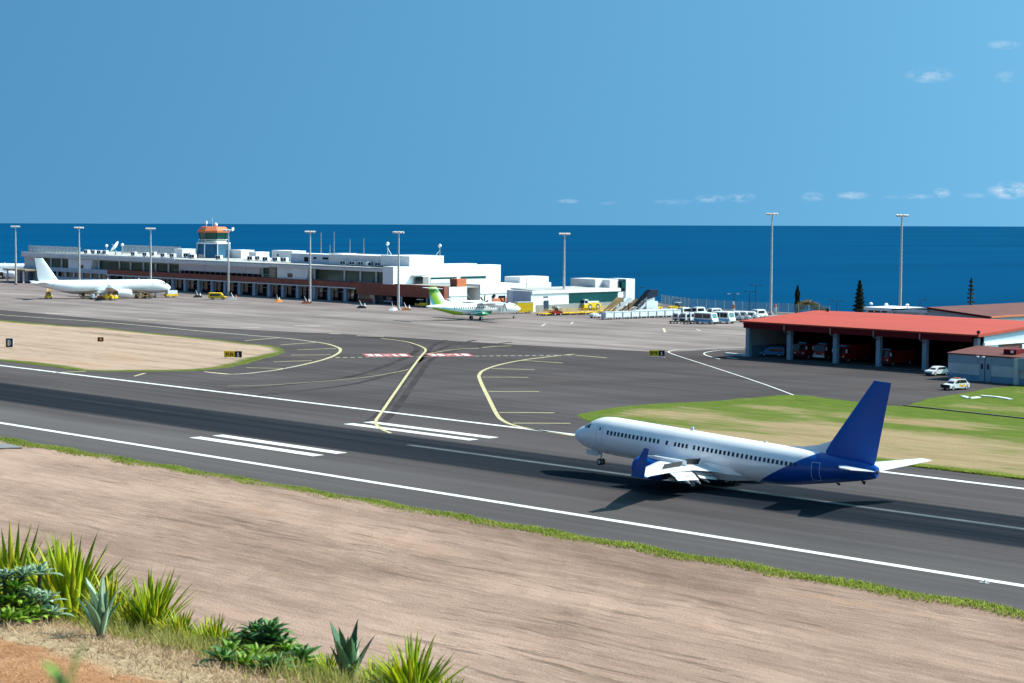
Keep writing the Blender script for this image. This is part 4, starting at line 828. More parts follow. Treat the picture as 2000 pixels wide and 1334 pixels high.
def patch(ST, a0, a1, z0, z1, side, lift=.012, nx_=2, nz=3, slant=0):
    mb = MB(); n_ = Vector((0, side, 0)); g = []
    for i in range(nx_+1):
        for j in range(nz+1):
            z = z0+(z1-z0)*j/nz; a = a0+(a1-a0)*i/nx_+slant*(z-z0); g.append(skin(ST, a, z, side))
    top = [p+n_*lift for p in g]; bot = [p-n_*.04 for p in g]; m_ = nz+1; N = len(g)
    fs = [(i*m_+j, (i+1)*m_+j, (i+1)*m_+j+1, i*m_+j+1) for i in range(nx_) for j in range(nz)]
    rimi = [j for j in range(m_)]+[i*m_+nz for i in range(1, nx_+1)]+[nx_*m_+j for j in range(nz-1, -1, -1)]+[i*m_ for i in range(nx_-1, 0, -1)]
    fs += [(rimi[k], rimi[(k+1) % len(rimi)], N+rimi[(k+1) % len(rimi)], N+rimi[k]) for k in range(len(rimi))]
    return mb.add(top+bot, fs)
def paint(name, rgb, rough=.28):
    return M(name, rgb, rough, var=.03, scale=.5, spec=.5, coat=.25)
JW = paint('aircraft_white_paint', (.82, .83, .84)); JB = M('aircraft_blue_paint', (.0, .070, .345), .35, var=.04, scale=.4, spec=.25, coat=.1); JG = M('aircraft_grey_metal', (.48, .49, .50), .4, .3, var=.08, scale=.8)
JBELL = paint('aircraft_grey_belly_paint', (.42, .42, .42)); JWIN = M('cabin_window_glass', (.006, .007, .010), .08, var=.3, spec=.8); JTYRE = M('tyre_rubber', (.014, .014, .015), .85, var=.2); JEXH = M('exhaust_bare_metal', (.16, .12, .09), .45, .6, var=.25, scale=3)
JHUB = M('wheel_hub', (.55, .55, .55), .4, .4); JDARK = M('wheel_well_dark', (.02, .02, .022), .8); JSP = M('spoiler_shade_paint', (.035, .035, .04), .7, var=.1); JLINE = M('door_outline_paint', (.45, .55, .66), .5, var=.05)  # spoiler colour is near black: the shade on their raised faces is painted in
def split_paint(name, fn, a_, b_):
    # two paint colours meeting along a slanted livery line; fn gives coefficients (kx, kz, c): b_ where kx*x+kz*z > c
    m, t, b, o = base(name, .28, .5); b.inputs['Coat Weight'].default_value = .25; b.inputs['Coat Roughness'].default_value = .08
    sep = nd(t, 'ShaderNodeSeparateXYZ'); link(t, o, sep.inputs[0]); v = mth(t, 'ADD', mth(t, 'MULTIPLY', sep.outputs[0], fn[0]), mth(t, 'MULTIPLY', sep.outputs[2], fn[1]))
    n = noise(t, mapping(t, o, (.3, 1, 1)), .8, 4).outputs['Fac']
    wear = mrange(t, n, .45, .75, 1, .93); c = mixc(t, mth(t, 'GREATER_THAN', v, fn[2]), a_, b_); c = mixc(t, 1.0, c, (1, 1, 1), 'MULTIPLY')
    cc = nd(t, 'ShaderNodeMix', data_type='RGBA', blend_type='MULTIPLY'); cc.inputs[0].default_value = 1; link(t, c, cc.inputs[6]); link(t, wear, cc.inputs[7]); link(t, cc.outputs[2], b.inputs['Base Color']); return m
def wheel(mb_t, mb_h, c, r, w, n=16):
    mb_t.lathe([(-w/2, r*.6), (-w/2, r*.92), (-w*.3, r), (w*.3, r), (w/2, r*.92), (w/2, r*.6)], c, 'y', n); mb_h.lathe([(-w/2-.015, r*.2), (-w/2-.01, r*.58), (w/2+.01, r*.58), (w/2+.015, r*.2)], c, 'y', n)
def gear(par, a, y, top, r, w, sep, ground, strut_r, name):
    g = MB().cyl((a, y, top), (a, y, ground+r+.05), strut_r, n=8).cyl((a, y-sep-.05, ground+r), (a, y+sep+.05, ground+r), strut_r*.7, n=8).cyl((a+.05, y, top-.2), (a+.9*(1 if a < 10 else -1), y, top+.5), strut_r*.5, n=6)
    s_ = g.build('landing_gear_strut', JHUB, par)
    for k in (-1, 1):
        mt, mh = MB(), MB(); wheel(mt, mh, (a, y+k*sep, ground+r), r, w); t_ = mt.build('wheel', JTYRE, s_, True); mh.build('hub', JHUB, s_, True)
GZ = -3.4
def engine(par, a0, y, z, r, L, matc):
    mb = MB(); prof = [(.35, r*.78), (.08, r*.80), (0, r*.88), (.1, r*.95), (.6, r*1.04), (L*.5, r*1.06), (L*.8, r*.98), (L, r*.84), (L, r*.80), (L*.85, r*.78)]
    mb.lathe(prof, (a0, y, z), 'x', 24, cap=False); e = mb.build('engine_cowl', matc, par, True)
    MB().lathe([(-.06, r*.80), (-.02, r*.86), (.1, r*.95), (.16, r*.965)], (a0+.03, y, z), 'x', 24, cap=False).build('inlet_lip', JG, e, True)
    MB().lathe([(.5, .02), (.52, r*.78), (.6, r*.78), (.6, .02)], (a0, y, z), 'x', 18).build('fan', JDARK, e); MB().lathe([(.1, .03), (.3, r*.16), (.55, r*.26)], (a0, y, z), 'x', 12).build('spinner', JG, e, True)
    MB().lathe([(L*.75, r*.70), (L, r*.62), (L*1.18, r*.48), (L*1.2, r*.42)], (a0, y, z), 'x', 18).build('exhaust_nozzle', JEXH, e, True); MB().lathe([(L*1.1, r*.34), (L*1.35, r*.12), (L*1.42, .02)], (a0, y, z), 'x', 12).build('exhaust_cone', JEXH, e, True)
    return e
def jet(t, livery, win_a, ST, cfg):
    body, tail = livery; shift = (cfg.get('origin_a', cfg['main_a']), 0, GZ)
    o = Vector(shift)
    hold = bpy.data.objects.new  # parts are built in the aircraft frame, then shifted so that the wheels stand at the origin
    parts = []
    def pt(name, mb, mat, par=t, smooth=True):
        ob = mb.build(name, mat, par, smooth)
        return ob
    DS = dense(ST, 3); DS[0] = list(ST[0])
    pt('fuselage', MB().loft([body_ring(s_) for s_ in DS]), body)
    wr = MB().loft([[(a, q*w_, z_) for q, z_ in ((-1, zt), (-1.02, (zt+zb)/2), (-.7, zb), (0, zb-.08), (.7, zb), (1.02, (zt+zb)/2), (1, zt))] for a, w_, zt, zb in cfg['fairing']]); pt('wing_fairing', wr, cfg.get('fairmat', JW))
    for a in win_a:
        for sd_ in (-1, 1): pt('cabin_window', patch(DS, a-.135, a+.135, .26, .68, sd_, .008, 1, 2), JWIN, smooth=False)
    for sd_ in (-1, 1):
        for q in cfg['cockpit']: pt('cockpit_window', patch(DS, *q, sd_, .012, 2, 2), JWIN, smooth=False)
        for (a0, a1, z0, z1, c) in cfg['doors']:
            d_ = pt('door', patch(DS, a0+.05, a1-.05, z0+.05, z1-.05, sd_, .006, 2, 6), c or body, smooth=True)
            L = MB()
            for q in ((a0, a0+.05, z0, z1), (a1-.05, a1, z0, z1), (a0+.051, a1-.051, z1-.05, z1), (a0+.051, a1-.051, z0, z0+.05)): m2 = patch(DS, *q, sd_, .016, 1, 6); L.add(m2.v, m2.f)
            pt('door_outline', L, JLINE, d_, False); 
            if c is not JB: pt('door_window', patch(DS, (a0+a1)/2-.1, (a0+a1)/2+.1, .55, .85, sd_, .02, 1, 2), JWIN, d_, False)
    for sd_ in (-1, 1):
        W_ = cfg['wing']
        main = pt('wing', wing([(a, sd_*y, z, c, tc_, .02) for a, y, z, c, tc_ in W_]), JW)
        if cfg.get('winglet'):
            pt('winglet', wing([(W_[-1][0]-.02, sd_*W_[-1][1], W_[-1][2], W_[-1][3], .09, 0)]+[(a, sd_*y, z, c, .07, 0) for a, y, z, c in cfg['winglet']]), tail, main)
        e = engine(t, cfg['eng'][0], sd_*cfg['eng'][1], cfg['eng'][2], cfg['eng'][3], cfg['eng'][4], cfg.get('engmat', tail))
        a0, y_, z_ = cfg['eng'][0], sd_*cfg['eng'][1], cfg['eng'][2]; r_ = cfg['eng'][3]
        pt('pylon', MB().prism([(a0+.6, y_-.05), (a0+2.2, y_-.2), (a0+5.2, y_-.18), (a0+6.2, y_), (a0+5.2, y_+.18), (a0+2.2, y_+.2), (a0+.6, y_+.05)], [z_+r_*.95]*2+[z_+r_*.5]*3+[z_+r_*.95]*2, [z_+r_*1.12, z_+r_*1.3, z_+r_*1.35, z_+r_*1.35, z_+r_*1.35, z_+r_*1.3, z_+r_*1.12]), JW, e, False)
        for fl_ in cfg.get('flaps', []):
            (y0, y1, a0_, a1_, z0_, z1_, ch_, dr_) = fl_
            pt('flap', wing([(a0_, sd_*y0, z0_, ch_, .13, dr_), (a1_, sd_*y1, z1_, ch_*.8, .13, dr_)]), JW, main)
            pt('flap_trailing_segment', wing([(a0_+ch_*.97, sd_*(y0+.03), z0_-dr_*ch_*.97-.08, ch_*.38, .12, dr_*1.6), (a1_+ch_*.8*.97, sd_*(y1-.03), z1_-dr_*ch_*.8*.97-.08, ch_*.3, .12, dr_*1.6)]), JW, main)
        for (y0, y1, a0_, a1_, z0_, z1_, ch_) in cfg.get('spoilers', []):
            cs, sn = math.cos(R(66)), math.sin(R(66))
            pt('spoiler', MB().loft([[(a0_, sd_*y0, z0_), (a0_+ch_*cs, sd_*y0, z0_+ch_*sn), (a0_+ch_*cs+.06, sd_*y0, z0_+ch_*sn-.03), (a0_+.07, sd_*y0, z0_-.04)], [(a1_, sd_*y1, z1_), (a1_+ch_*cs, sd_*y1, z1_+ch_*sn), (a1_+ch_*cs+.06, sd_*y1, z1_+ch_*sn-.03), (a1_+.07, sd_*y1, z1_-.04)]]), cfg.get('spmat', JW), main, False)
        for (a_, y, z, L_) in cfg['canoes']:
            dr = cfg.get('canoe_drop', .1); pt('flap_fairing', MB().loft([[(a_+L_*u_, sd_*y+.2*k_*math.cos(q)*.9, z-dr*L_*max(0, u_-.4)+.28*k_*math.sin(q)) for q in [2*math.pi*i/10 for i in range(10)]] for u_, k_ in ((0, .1), (.1, .6), (.35, 1), (.6, .95), (.85, .5), (1, .06))]), JW, main)
        pt('tailplane', wing([(a, sd_*y, z, c, .09, 0) for a, y, z, c in cfg['stab']]), JW)
        gear(t, cfg['main_a'], sd_*cfg['main_y'], -1.6, .56, .42, .43, GZ, .16, 'main')
        pt('gear_door', MB().cbox((cfg['main_a'], sd_*(cfg['main_y']+.62), -1.95), (.8, .05, .8), (R(10)*sd_, 0, 0)), JW, smooth=False)
    pt('fin', fin(cfg['fin']), tail)
    if cfg.get('dorsal'): pt('dorsal_fillet', MB().loft([[(a, y, zb), (a, 0, zt), (a, -y, zb)] for a, y, zb, zt in cfg['dorsal']]), JW)
    gear(t, cfg['nose_a'], 0, -1.5, .36, .22, .24, GZ, .1, 'nose')
    for k in (-1, 1): pt('nose_gear_door', MB().cbox((cfg['nose_a']-.95, k*.42, -2.15), (1.6, .05, .55), (R(-8)*k, 0, 0)), JW, smooth=False)
    pt('apu_exhaust', MB().lathe([(0, .2), (.22, .16)], (ST[-1][0]-.05, 0, (ST[-1][2]+ST[-1][3])/2), 'x', 10), JEXH)
    for a, h in cfg['blades']: z_ = st_at(DS, a)[2]; pt('antenna_blade', MB().side([(a, z_-.03), (a+.45, z_-.03), (a+.42, z_+h), (a+.2, z_+h)], -.03, .03), JW, smooth=False)
    for a, h in cfg.get('belly', []): z_ = st_at(DS, a)[3]; pt('belly_antenna', MB().side([(a, z_+.03), (a+.5, z_+.03), (a+.45, z_-h), (a+.3, z_-h)], -.03, .03), JDARK, smooth=False)
    mv = Vector(shift)
    seen = set()
    for ob in [c for c in t.children_recursive]:
        if ob.data and ob.data.name not in seen:
            seen.add(ob.data.name); ob.data.transform(Matrix.Translation(-mv))
    return t
ST737 = [(0, .04, -.50, -.58), (.12, .30, -.24, -.82), (.4, .58, .02, -1.08), (.95, .93, .36, -1.42), (1.6, 1.22, .64, -1.66), (2.2, 1.42, .98, -1.80), (2.9, 1.58, 1.42, -1.90), (3.8, 1.74, 1.75, -1.98), (5.0, 1.84, 1.90, -2.05), (6.5, 1.88, 1.93, -2.08), (12, 1.88, 1.93, -2.08), (20, 1.88, 1.93, -2.08), (25.5, 1.88, 1.93, -2.05), (28, 1.83, 1.93, -1.82), (30.5, 1.68, 1.92, -1.36), (33, 1.40, 1.88, -.86), (35.2, 1.05, 1.80, -.38), (36.4, .78, 1.68, -.10), (37.3, .52, 1.50, .16), (37.6, .38, 1.36, .34)]
WIN737 = [5.87, 6.36, 6.84, 7.33, 7.82, 8.31, 8.8, 9.32, 9.84, 10.38, 10.94, 11.53, 12.05, 12.59, 13.7, 14.78, 15.27, 15.76, 16.26, 17.2, 17.78, 18.36, 18.9, 19.43, 19.96, 20.48, 21.0, 21.52, 22.06, 22.6, 23.15, 23.7, 24.26, 24.79, 25.32, 25.84, 26.34, 26.86, 27.37, 27.88, 28.4, 28.91, 29.42]
CFG737 = dict(origin_a=19.6, main_a=18.6, nose_a=3.75, main_y=2.86, fairing=[(10.6, .9, -1.2, -1.95), (12.2, 1.75, -1.0, -2.25), (15, 1.98, -.7, -2.38), (19, 1.98, -.7, -2.40), (21.5, 1.8, -.9, -2.3), (23.5, 1.0, -1.2, -2.0)],
    cockpit=[(1.62, 2.05, .52, .68), (2.02, 2.55, .52, .98), (2.60, 3.02, .55, 1.02)],
    doors=[(4.25, 5.15, -1.05, .98, None), (31.2, 32.1, -.75, 1.05, JB)],
    wing=[(12.2, 1.2, -1.40, 8.6, .14), (13.3, 1.9, -1.34, 7.4, .13), (15.2, 5.3, -1.10, 4.75, .115), (18.0, 10.6, -.85, 3.05, .105), (20.9, 15.6, -.62, 1.75, .10), (21.6, 16.7, -.60, 1.5, .09)],
    winglet=[(21.4, 17.05, -.72, 1.7), (21.75, 17.3, -.3, 1.5), (22.55, 17.6, .95, 1.05), (23.4, 17.85, 2.25, .58)],
    eng=(12.45, 4.83, -1.88, 1.03, 3.75), 
    flaps=[(1.95, 4.7, 18.75, 18.95, -1.45, -1.25, 1.3, .38), (5.6, 10.4, 19.3, 20.65, -1.18, -.92, 1.2, .38)],
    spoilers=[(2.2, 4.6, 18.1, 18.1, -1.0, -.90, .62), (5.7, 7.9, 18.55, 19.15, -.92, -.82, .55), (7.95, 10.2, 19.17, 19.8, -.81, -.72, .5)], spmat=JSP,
    canoes=[(18.4, 5.9, -1.55, 3.0), (19.3, 8.4, -1.35, 2.7), (17.7, 3.4, -1.75, 2.9)], canoe_drop=.42,
    stab=[(33.4, .5, .95, 4.3), (34.1, 1.4, 1.05, 3.7), (37.9, 7.1, 1.78, 1.35)],
    fin=[(30.9, 1.2, 6.2, .10), (31.45, 1.9, 5.9, .10), (36.45, 9.5, 1.9, .09)], dorsal=[(27.2, .12, 1.90, 1.94), (29.2, .16, 1.85, 2.18), (30.8, .20, 1.75, 2.55), (32.3, .26, 1.6, 3.15)],
    blades=[(15.2, .38), (24.3, .14)], belly=[(33.1, .2), (35.9, .3), (9, .2)])
pl = thing('airliner', 'white airliner with a blue tail and blue winglets touching down on the runway', 'airplane', (-124.606, .6857, 0)); pl.rotation_euler = (-.02366, R(3.03), R(3.4516)); pl.scale = (.947,)*3
LINE = (.74, .67, 0)
# livery line runs from the belly near a=26.2 up to the crown near a=31.4 (object frame is shifted by the gear position)
kx, kz = 1.0, -1.73; c_ = kx*(24.5-19.6)+kz*(-2.05+3.4)
J737 = split_paint('airliner_livery_paint', (kx, kz, c_), (.91, .91, .92), (.0, .070, .345))
jet(pl, (J737, JB), WIN737, ST737, CFG737)

# white parked twin jet at the far stand
ST321 = [(0, .05, -.45, -.55), (.3, .52, .05, -.98), (1.0, 1.05, .55, -1.45), (1.8, 1.42, .95, -1.72), (2.6, 1.66, 1.45, -1.88), (3.8, 1.88, 1.85, -2.0), (5.5, 1.97, 2.0, -2.07), (8, 1.975, 2.02, -2.07), (20, 1.975, 2.02, -2.07), (30, 1.975, 2.02, -2.07), (33, 1.92, 2.02, -1.75), (36.5, 1.62, 2.0, -1.0), (39.5, 1.2, 1.9, -.25), (42.3, .72, 1.65, .45), (44.2, .3, 1.35, .85), (44.5, .2, 1.28, .92)]
CFG321 = dict(main_a=22.0, nose_a=5.1, main_y=3.8, fairing=[(14.0, 1.0, -1.2, -2.0), (16, 1.9, -1.0, -2.35), (20, 2.1, -.7, -2.45), (24, 2.1, -.7, -2.45), (27, 1.2, -1.2, -2.1)], cockpit=[(1.75, 2.4, .62, 1.0), (2.45, 3.0, .62, 1.15)], doors=[(5.9, 6.8, -1.0, 1.05, None), (37.4, 38.3, -.2, 1.4, JW)],
    wing=[(15.6, 1.4, -1.45, 7.8, .14), (17.6, 4.5, -1.12, 5.6, .12), (19.2, 6.6, -.85, 4.2, .11), (24.2, 16.9, .5, 1.6, .10)], winglet=[(24.7, 16.98, 1.3, .7)], eng=(14.6, 5.75, -1.75, 1.12, 4.4), engmat=JW, canoes=[(22, 4.5, -1.5, 3), (23, 8, -1.0, 3), (24, 11.5, -.5, 2.6)],
    stab=[(38.2, .6, 1.0, 4.4), (41.6, 6.2, 1.6, 1.6)], fin=[(35.2, 1.5, 6.6, .10), (36.2, 2.4, 5.9, .10), (40.6, 8.3, 2.5, .09)], blades=[(10, .4), (20, .4)])
A_ = G(214, 583.5)
A_ = G(200, 582.8); pj = thing('parked_jet', 'plain white twin engined jet parked in front of the terminal', 'airplane', (A_[0], A_[1], 0)); pj.scale = (.89, .95, .96); pj.rotation_euler = (0, 0, math.atan2(-.955, -.297))
JW321 = split_paint('parked_jet_paint', (0, -1.0, -2.25), (.84, .84, .84), (.40, .40, .40))
jet(pj, (JW321, JW), [], ST321, CFG321)
for a_, b_ in ((8.2, 10.0), (29.6, 31.2)):
    ob = patch(dense(ST321, 3), a_, b_, -1.5, -.2, -1, .012, 2, 4).build('cargo_door_opening', JDARK, pj); ob.data.transform(Matrix.Translation((-22.0, 0, 3.4)))
j2 = dup(pj, (-628, 216, 0), math.atan2(-.70, -.71), 'white jet of which only the nose shows at the left edge of the picture')

# turboprop
def prop_paint():
    m, t, b, o = base('turboprop_livery_paint', .28, .5); b.inputs['Coat Weight'].default_value = .2
    sep = nd(t, 'ShaderNodeSeparateXYZ'); link(t, o, sep.inputs[0]); X, Z = sep.outputs[0], sep.outputs[2]
    wv = mth(t, 'MULTIPLY', mth(t, 'SINE', mth(t, 'MULTIPLY', X, .35)), .35)
    edge = mth(t, 'ADD', Z, wv)
    belly = mth(t, 'MULTIPLY', mth(t, 'LESS_THAN', edge, 1.75), mth(t, 'MULTIPLY', mth(t, 'GREATER_THAN', X, -3.6), mth(t, 'LESS_THAN', X, 4.6)))
    c = mixc(t, belly, (.82, .82, .81), (.0, .24, .10))
    lower = mth(t, 'LESS_THAN', Z, mth(t, 'ADD', mth(t, 'MULTIPLY', X, .17), 1.1)); rear = mth(t, 'MULTIPLY', mth(t, 'GREATER_THAN', X, 4.4), mth(t, 'LESS_THAN', X, 12.3))
    c = mixc(t, mth(t, 'MULTIPLY', rear, lower), c, (.24, .48, .01))
    sw = mth(t, 'ABSOLUTE', mth(t, 'SUBTRACT', Z, mth(t, 'ADD', mth(t, 'MULTIPLY', X, .10), 2.0))); c = mixc(t, mth(t, 'MULTIPLY', mth(t, 'LESS_THAN', sw, .14), mth(t, 'MULTIPLY', mth(t, 'GREATER_THAN', X, -1), mth(t, 'LESS_THAN', X, 10))), c, (.15, .52, .55))
    link(t, c, b.inputs['Base Color']); return m
def fin_paint():
    m, t, b, o = base('turboprop_fin_paint', .3, .5); sep = nd(t, 'ShaderNodeSeparateXYZ'); link(t, o, sep.inputs[0]); X, Z = sep.outputs[0], sep.outputs[2]
    d = mth(t, 'SUBTRACT', X, mth(t, 'MULTIPLY', Z, .62))
    c = ramp(t, mrange(t, d, 5.0, 11.5, 0, 1, False), [(0, (.82, .83, .80)), (.30, (.75, .80, .60)), (.42, (.42, .62, .05)), (.58, (.20, .45, .03)), (.70, (.05, .36, .50)), (.80, (.72, .78, .72)), (.92, (.58, .66, .08))]).outputs[0]
    c = mixc(t, mrange(t, Z, 6.1, 7.0), c, (.05, .30, .04)); link(t, mixc(t, mrange(t, Z, 7.05, 7.5), c, (.52, .62, .22)), b.inputs['Base Color']); return m
tp = thing('turboprop', 'white turboprop with green and blue swirls on its tail and belly', 'airplane', (0, 0, 0))
STA = [(0, .05, -.2, -.3), (.4, .42, .12, -.62), (1.2, .85, .55, -.98), (2.0, 1.1, 1.0, -1.18), (3.2, 1.32, 1.30, -1.32), (5, 1.42, 1.36, -1.36), (17, 1.42, 1.36, -1.36), (20, 1.25, 1.36, -.95), (23, .8, 1.3, -.2), (26, .3, 1.05, .55), (26.6, .12, .95, .7)]
TZ = -2.55
def tpt(n, mb, mt, par=tp, sm=True): return mb.build(n, mt, par, sm)
PP, FPn = prop_paint(), fin_paint(); DA = dense(STA, 3)
tpt('fuselage', MB().loft([body_ring(s_, 24) for s_ in DA]), PP)
for sd_ in (-1, 1):
    for i in range(24): tpt('cabin_window', patch(DA, 5.2+i*.62, 5.46+i*.62, .22, .58, sd_, .008, 1, 2), JWIN, sm=False)
    tpt('cockpit_window', patch(DA, 1.55, 2.6, .45, .85, sd_, .012, 2, 2), JWIN, sm=False)
    w_ = tpt('wing', wing([(10.2, sd_*.6, 1.42, 2.6, .16, 0), (10.2, sd_*4.5, 1.5, 2.6, .15, 0), (10.9, sd_*13.5, 1.75, 1.6, .12, 0)]), JW)
    tpt('engine_nacelle', MB().loft([[(a, sd_*4.1+r_*math.cos(q), 1.15+z_+r_*1.1*math.sin(q)) for q in [2*math.pi*i/14 for i in range(14)]] for a, r_, z_ in ((7.7, .25, 0), (8.0, .46, 0), (9.0, .62, -.05), (11, .6, 0), (13, .35, .2), (13.8, .1, .3))]), JW)
    pr_ = MB().lathe([(-.5, .03), (-.25, .18), (.1, .25)], (7.7, sd_*4.1, 1.15), 'x', 10)
    for k in range(6):
        q = k*math.pi/3+.3; dv = Vector((0, math.cos(q), math.sin(q))); tv = Vector((0, -math.sin(q), math.cos(q))); o_ = Vector((7.72, sd_*4.1, 1.15)); pr_.loft([[o_+dv*l_+tv*s_+Vector((h_, 0, 0)) for s_, h_ in ((-w2, -.03), (w2, .06), (w2, .09), (-w2, 0))] for l_, w2 in ((.2, .10), (.9, .18), (1.7, .16), (1.95, .06))])
    tpt('propeller', pr_, JDARK)
    tpt('tailplane', wing([(23.7, sd_*.1, 5.0, 2.0, .1, 0), (24.3, sd_*3.65, 5.05, 1.2, .1, 0)]), JW)
    tpt('gear_pod', MB().loft([[(a, sd_*(1.45+.15*k_)+.55*k_*math.cos(q), -1.15+.5*k_*math.sin(q)) for q in [2*math.pi*i/10 for i in range(10)]] for a, k_ in ((10, .1), (11, .8), (12.5, 1), (14, .8), (15.4, .1))]), PP)
    mt_, mh_ = MB(), MB()
    for k in (-.22, .22): wheel(mt_, mh_, (12.7, sd_*2.05+k, TZ+.42), .42, .25, 12)
    mt_.build('wheel', JTYRE, tp, True); mh_.build('hub', JHUB, tp, True)
mt_, mh_ = MB(), MB()
for k in (-.15, .15): wheel(mt_, mh_, (1.9, k, TZ+.27), .27, .16, 12)
mt_.build('wheel', JTYRE, tp, True); mh_.build('hub', JHUB, tp, True); tpt('nose_strut', MB().cyl((1.9, 0, TZ+.3), (1.9, 0, -1.0), .08), JHUB)
tpt('fin', fin([(20.3, 1.0, 5.2, .10), (21.2, 1.7, 4.3, .11), (23.4, 4.9, 2.5, .11), (23.9, 5.35, 1.9, .1)]), FPn); tpt('dorsal_fillet', MB().loft([[(a, y, zb), (a, 0, zt), (a, -y, zb)] for a, y, zb, zt in ((17.2, .1, 1.33, 1.37), (19.5, .14, 1.3, 1.62), (21.5, .2, 1.2, 2.3))]), JW)
tpt('open_cargo_door', MB().cbox((6.2, 1.72, .1), (1.5, .06, 1.9)), JG, sm=False)
tpt('tail_prop_stick', MB().cyl((19, 0, -1.0), (19, 0, TZ), .05), JG)
seen = set()
for ob in tp.children_recursive:
    if ob.data.name not in seen: seen.add(ob.data.name); ob.data.transform(Matrix.Translation(Vector((-12.7, 0, -TZ))))
x, y = G(930, 624.5); tp.location = (x, y, 0); tp.rotation_euler = (0, 0, math.atan2(-.98, -.16))
# ------------------------------------------------------------------ vehicles and ramp equipment
VW = M('vehicle_white_paint', (.78, .79, .80), .35, var=.05, coat=.3); VY = M('ramp_yellow_paint', (.82, .52, .02), .45, var=.12, scale=2); VR = M('fire_engine_red', (.36, .012, .012), .35, var=.1, coat=.3); VB = M('vehicle_blue_paint', (.10, .38, .68), .4, var=.06)
VO = M('ramp_orange_paint', (.70, .16, .03), .5, var=.1); VK = M('vehicle_black_trim', (.015, .015, .017), .6, var=.2); VG = M('vehicle_window_glass', (.012, .018, .024), .08, spec=.8); VT = M('tan_tarpaulin', (.36, .24, .12), .85, var=.2, scale=2); VS = M('ramp_silver_panel', (.58, .62, .68), .4, .2, var=.08, scale=2); VN = M('navy_vehicle_paint', (.02, .03, .06), .4); VBR = M('brown_freight', (.20, .12, .06), .9, var=.3, scale=3)
VLMP = M('headlamp_lens', (.75, .75, .72), .2)
def wheels(t, xs_, hw, r=.33, w=.22):
    for x in xs_:
        for s in (-1, 1):
            a, b_ = MB(), MB(); wheel(a, b_, (x, s*(hw-w/2), r), r, w, 12); o_ = a.build('wheel', JTYRE, t, True); b_.build('rim', JHUB, o_)
def hull(secs):
    # secs: list of (half width, profile [(x,z)...]) from one side to the other, lofted across the width
    mb = MB(); mb.loft([[(x, y, z) for x, z in pr_] for y, pr_ in secs]); return mb
def car(label, loc, rz, L=4.1, Wd=1.75, Hh=1.5, mat=None, cat_='car', name='parked_car'):
    mat = mat or VW; t = thing(name, label, cat_, (*loc, 0), rz); f, r_ = L/2, -L/2; h = Wd/2
    low = [(f-.05, .3), (f, .55), (f-.15, .78), (f-1.05, .95), (r_+.15, 1.0), (r_, .8), (r_+.05, .32)]
    lo2 = [(x*.97, z if z > .4 else z+.03) for x, z in low]
    hull([(-h, lo2), (-h+.1, low), (h-.1, low), (h, lo2)]).build('body', mat, t, True)
    g0 = [(f-1.0, .94), (r_+.22, .98)]; top = [(f-1.75, Hh), (r_+.75, Hh)]
    cab = [(g0[0][0], g0[0][1]), (top[0][0], top[0][1]-.04), (top[0][0]-.3, Hh), (top[1][0], Hh-.02), (g0[1][0], g0[1][1])]
    hull([(-h+.16, [(x*.96, z-.02) for x, z in cab]), (-h+.24, cab), (h-.24, cab), (h-.16, [(x*.96, z-.02) for x, z in cab])]).build('roof', mat, t, True)
    for s in (-1, 1):
        y = s*(h-.145)
        MB().side([(f-1.28, .98), (f-1.86, Hh-.14), (-.1, Hh-.12), (-.1, .99)], y-.02, y+.02).build('side_window', VG, t); MB().side([(-.18, .99), (-.18, Hh-.12), (r_+.85, Hh-.14), (r_+.5, 1.02)], y-.02, y+.02).build('side_window', VG, t)
        MB().cbox((f-.09, s*(h-.28), .68), (.12, .34, .16)).build('headlight', VLMP, t); MB().cbox((r_+.06, s*(h-.2), .85), (.1, .2, .3)).build('tail_light', VR, t)
    MB().add([(f-1.02, -h+.3, .97), (f-1.02, h-.3, .97), (f-1.74, h-.34, Hh-.06), (f-1.74, -h+.34, Hh-.06), (f-1.08, -h+.3, .93), (f-1.08, h-.3, .93), (f-1.80, h-.34, Hh-.10), (f-1.80, -h+.34, Hh-.10)], [(0, 1, 2, 3), (7, 6, 5, 4), (0, 4, 5, 1), (1, 5, 6, 2), (2, 6, 7, 3), (3, 7, 4, 0)]).build('windscreen', VG, t)
    MB().cbox((f-.02, 0, .42), (.1, Wd*.8, .2)).build('bumper', VK, t); wheels(t, (f-.8, r_+.75), h+.01, .32, .2); return t
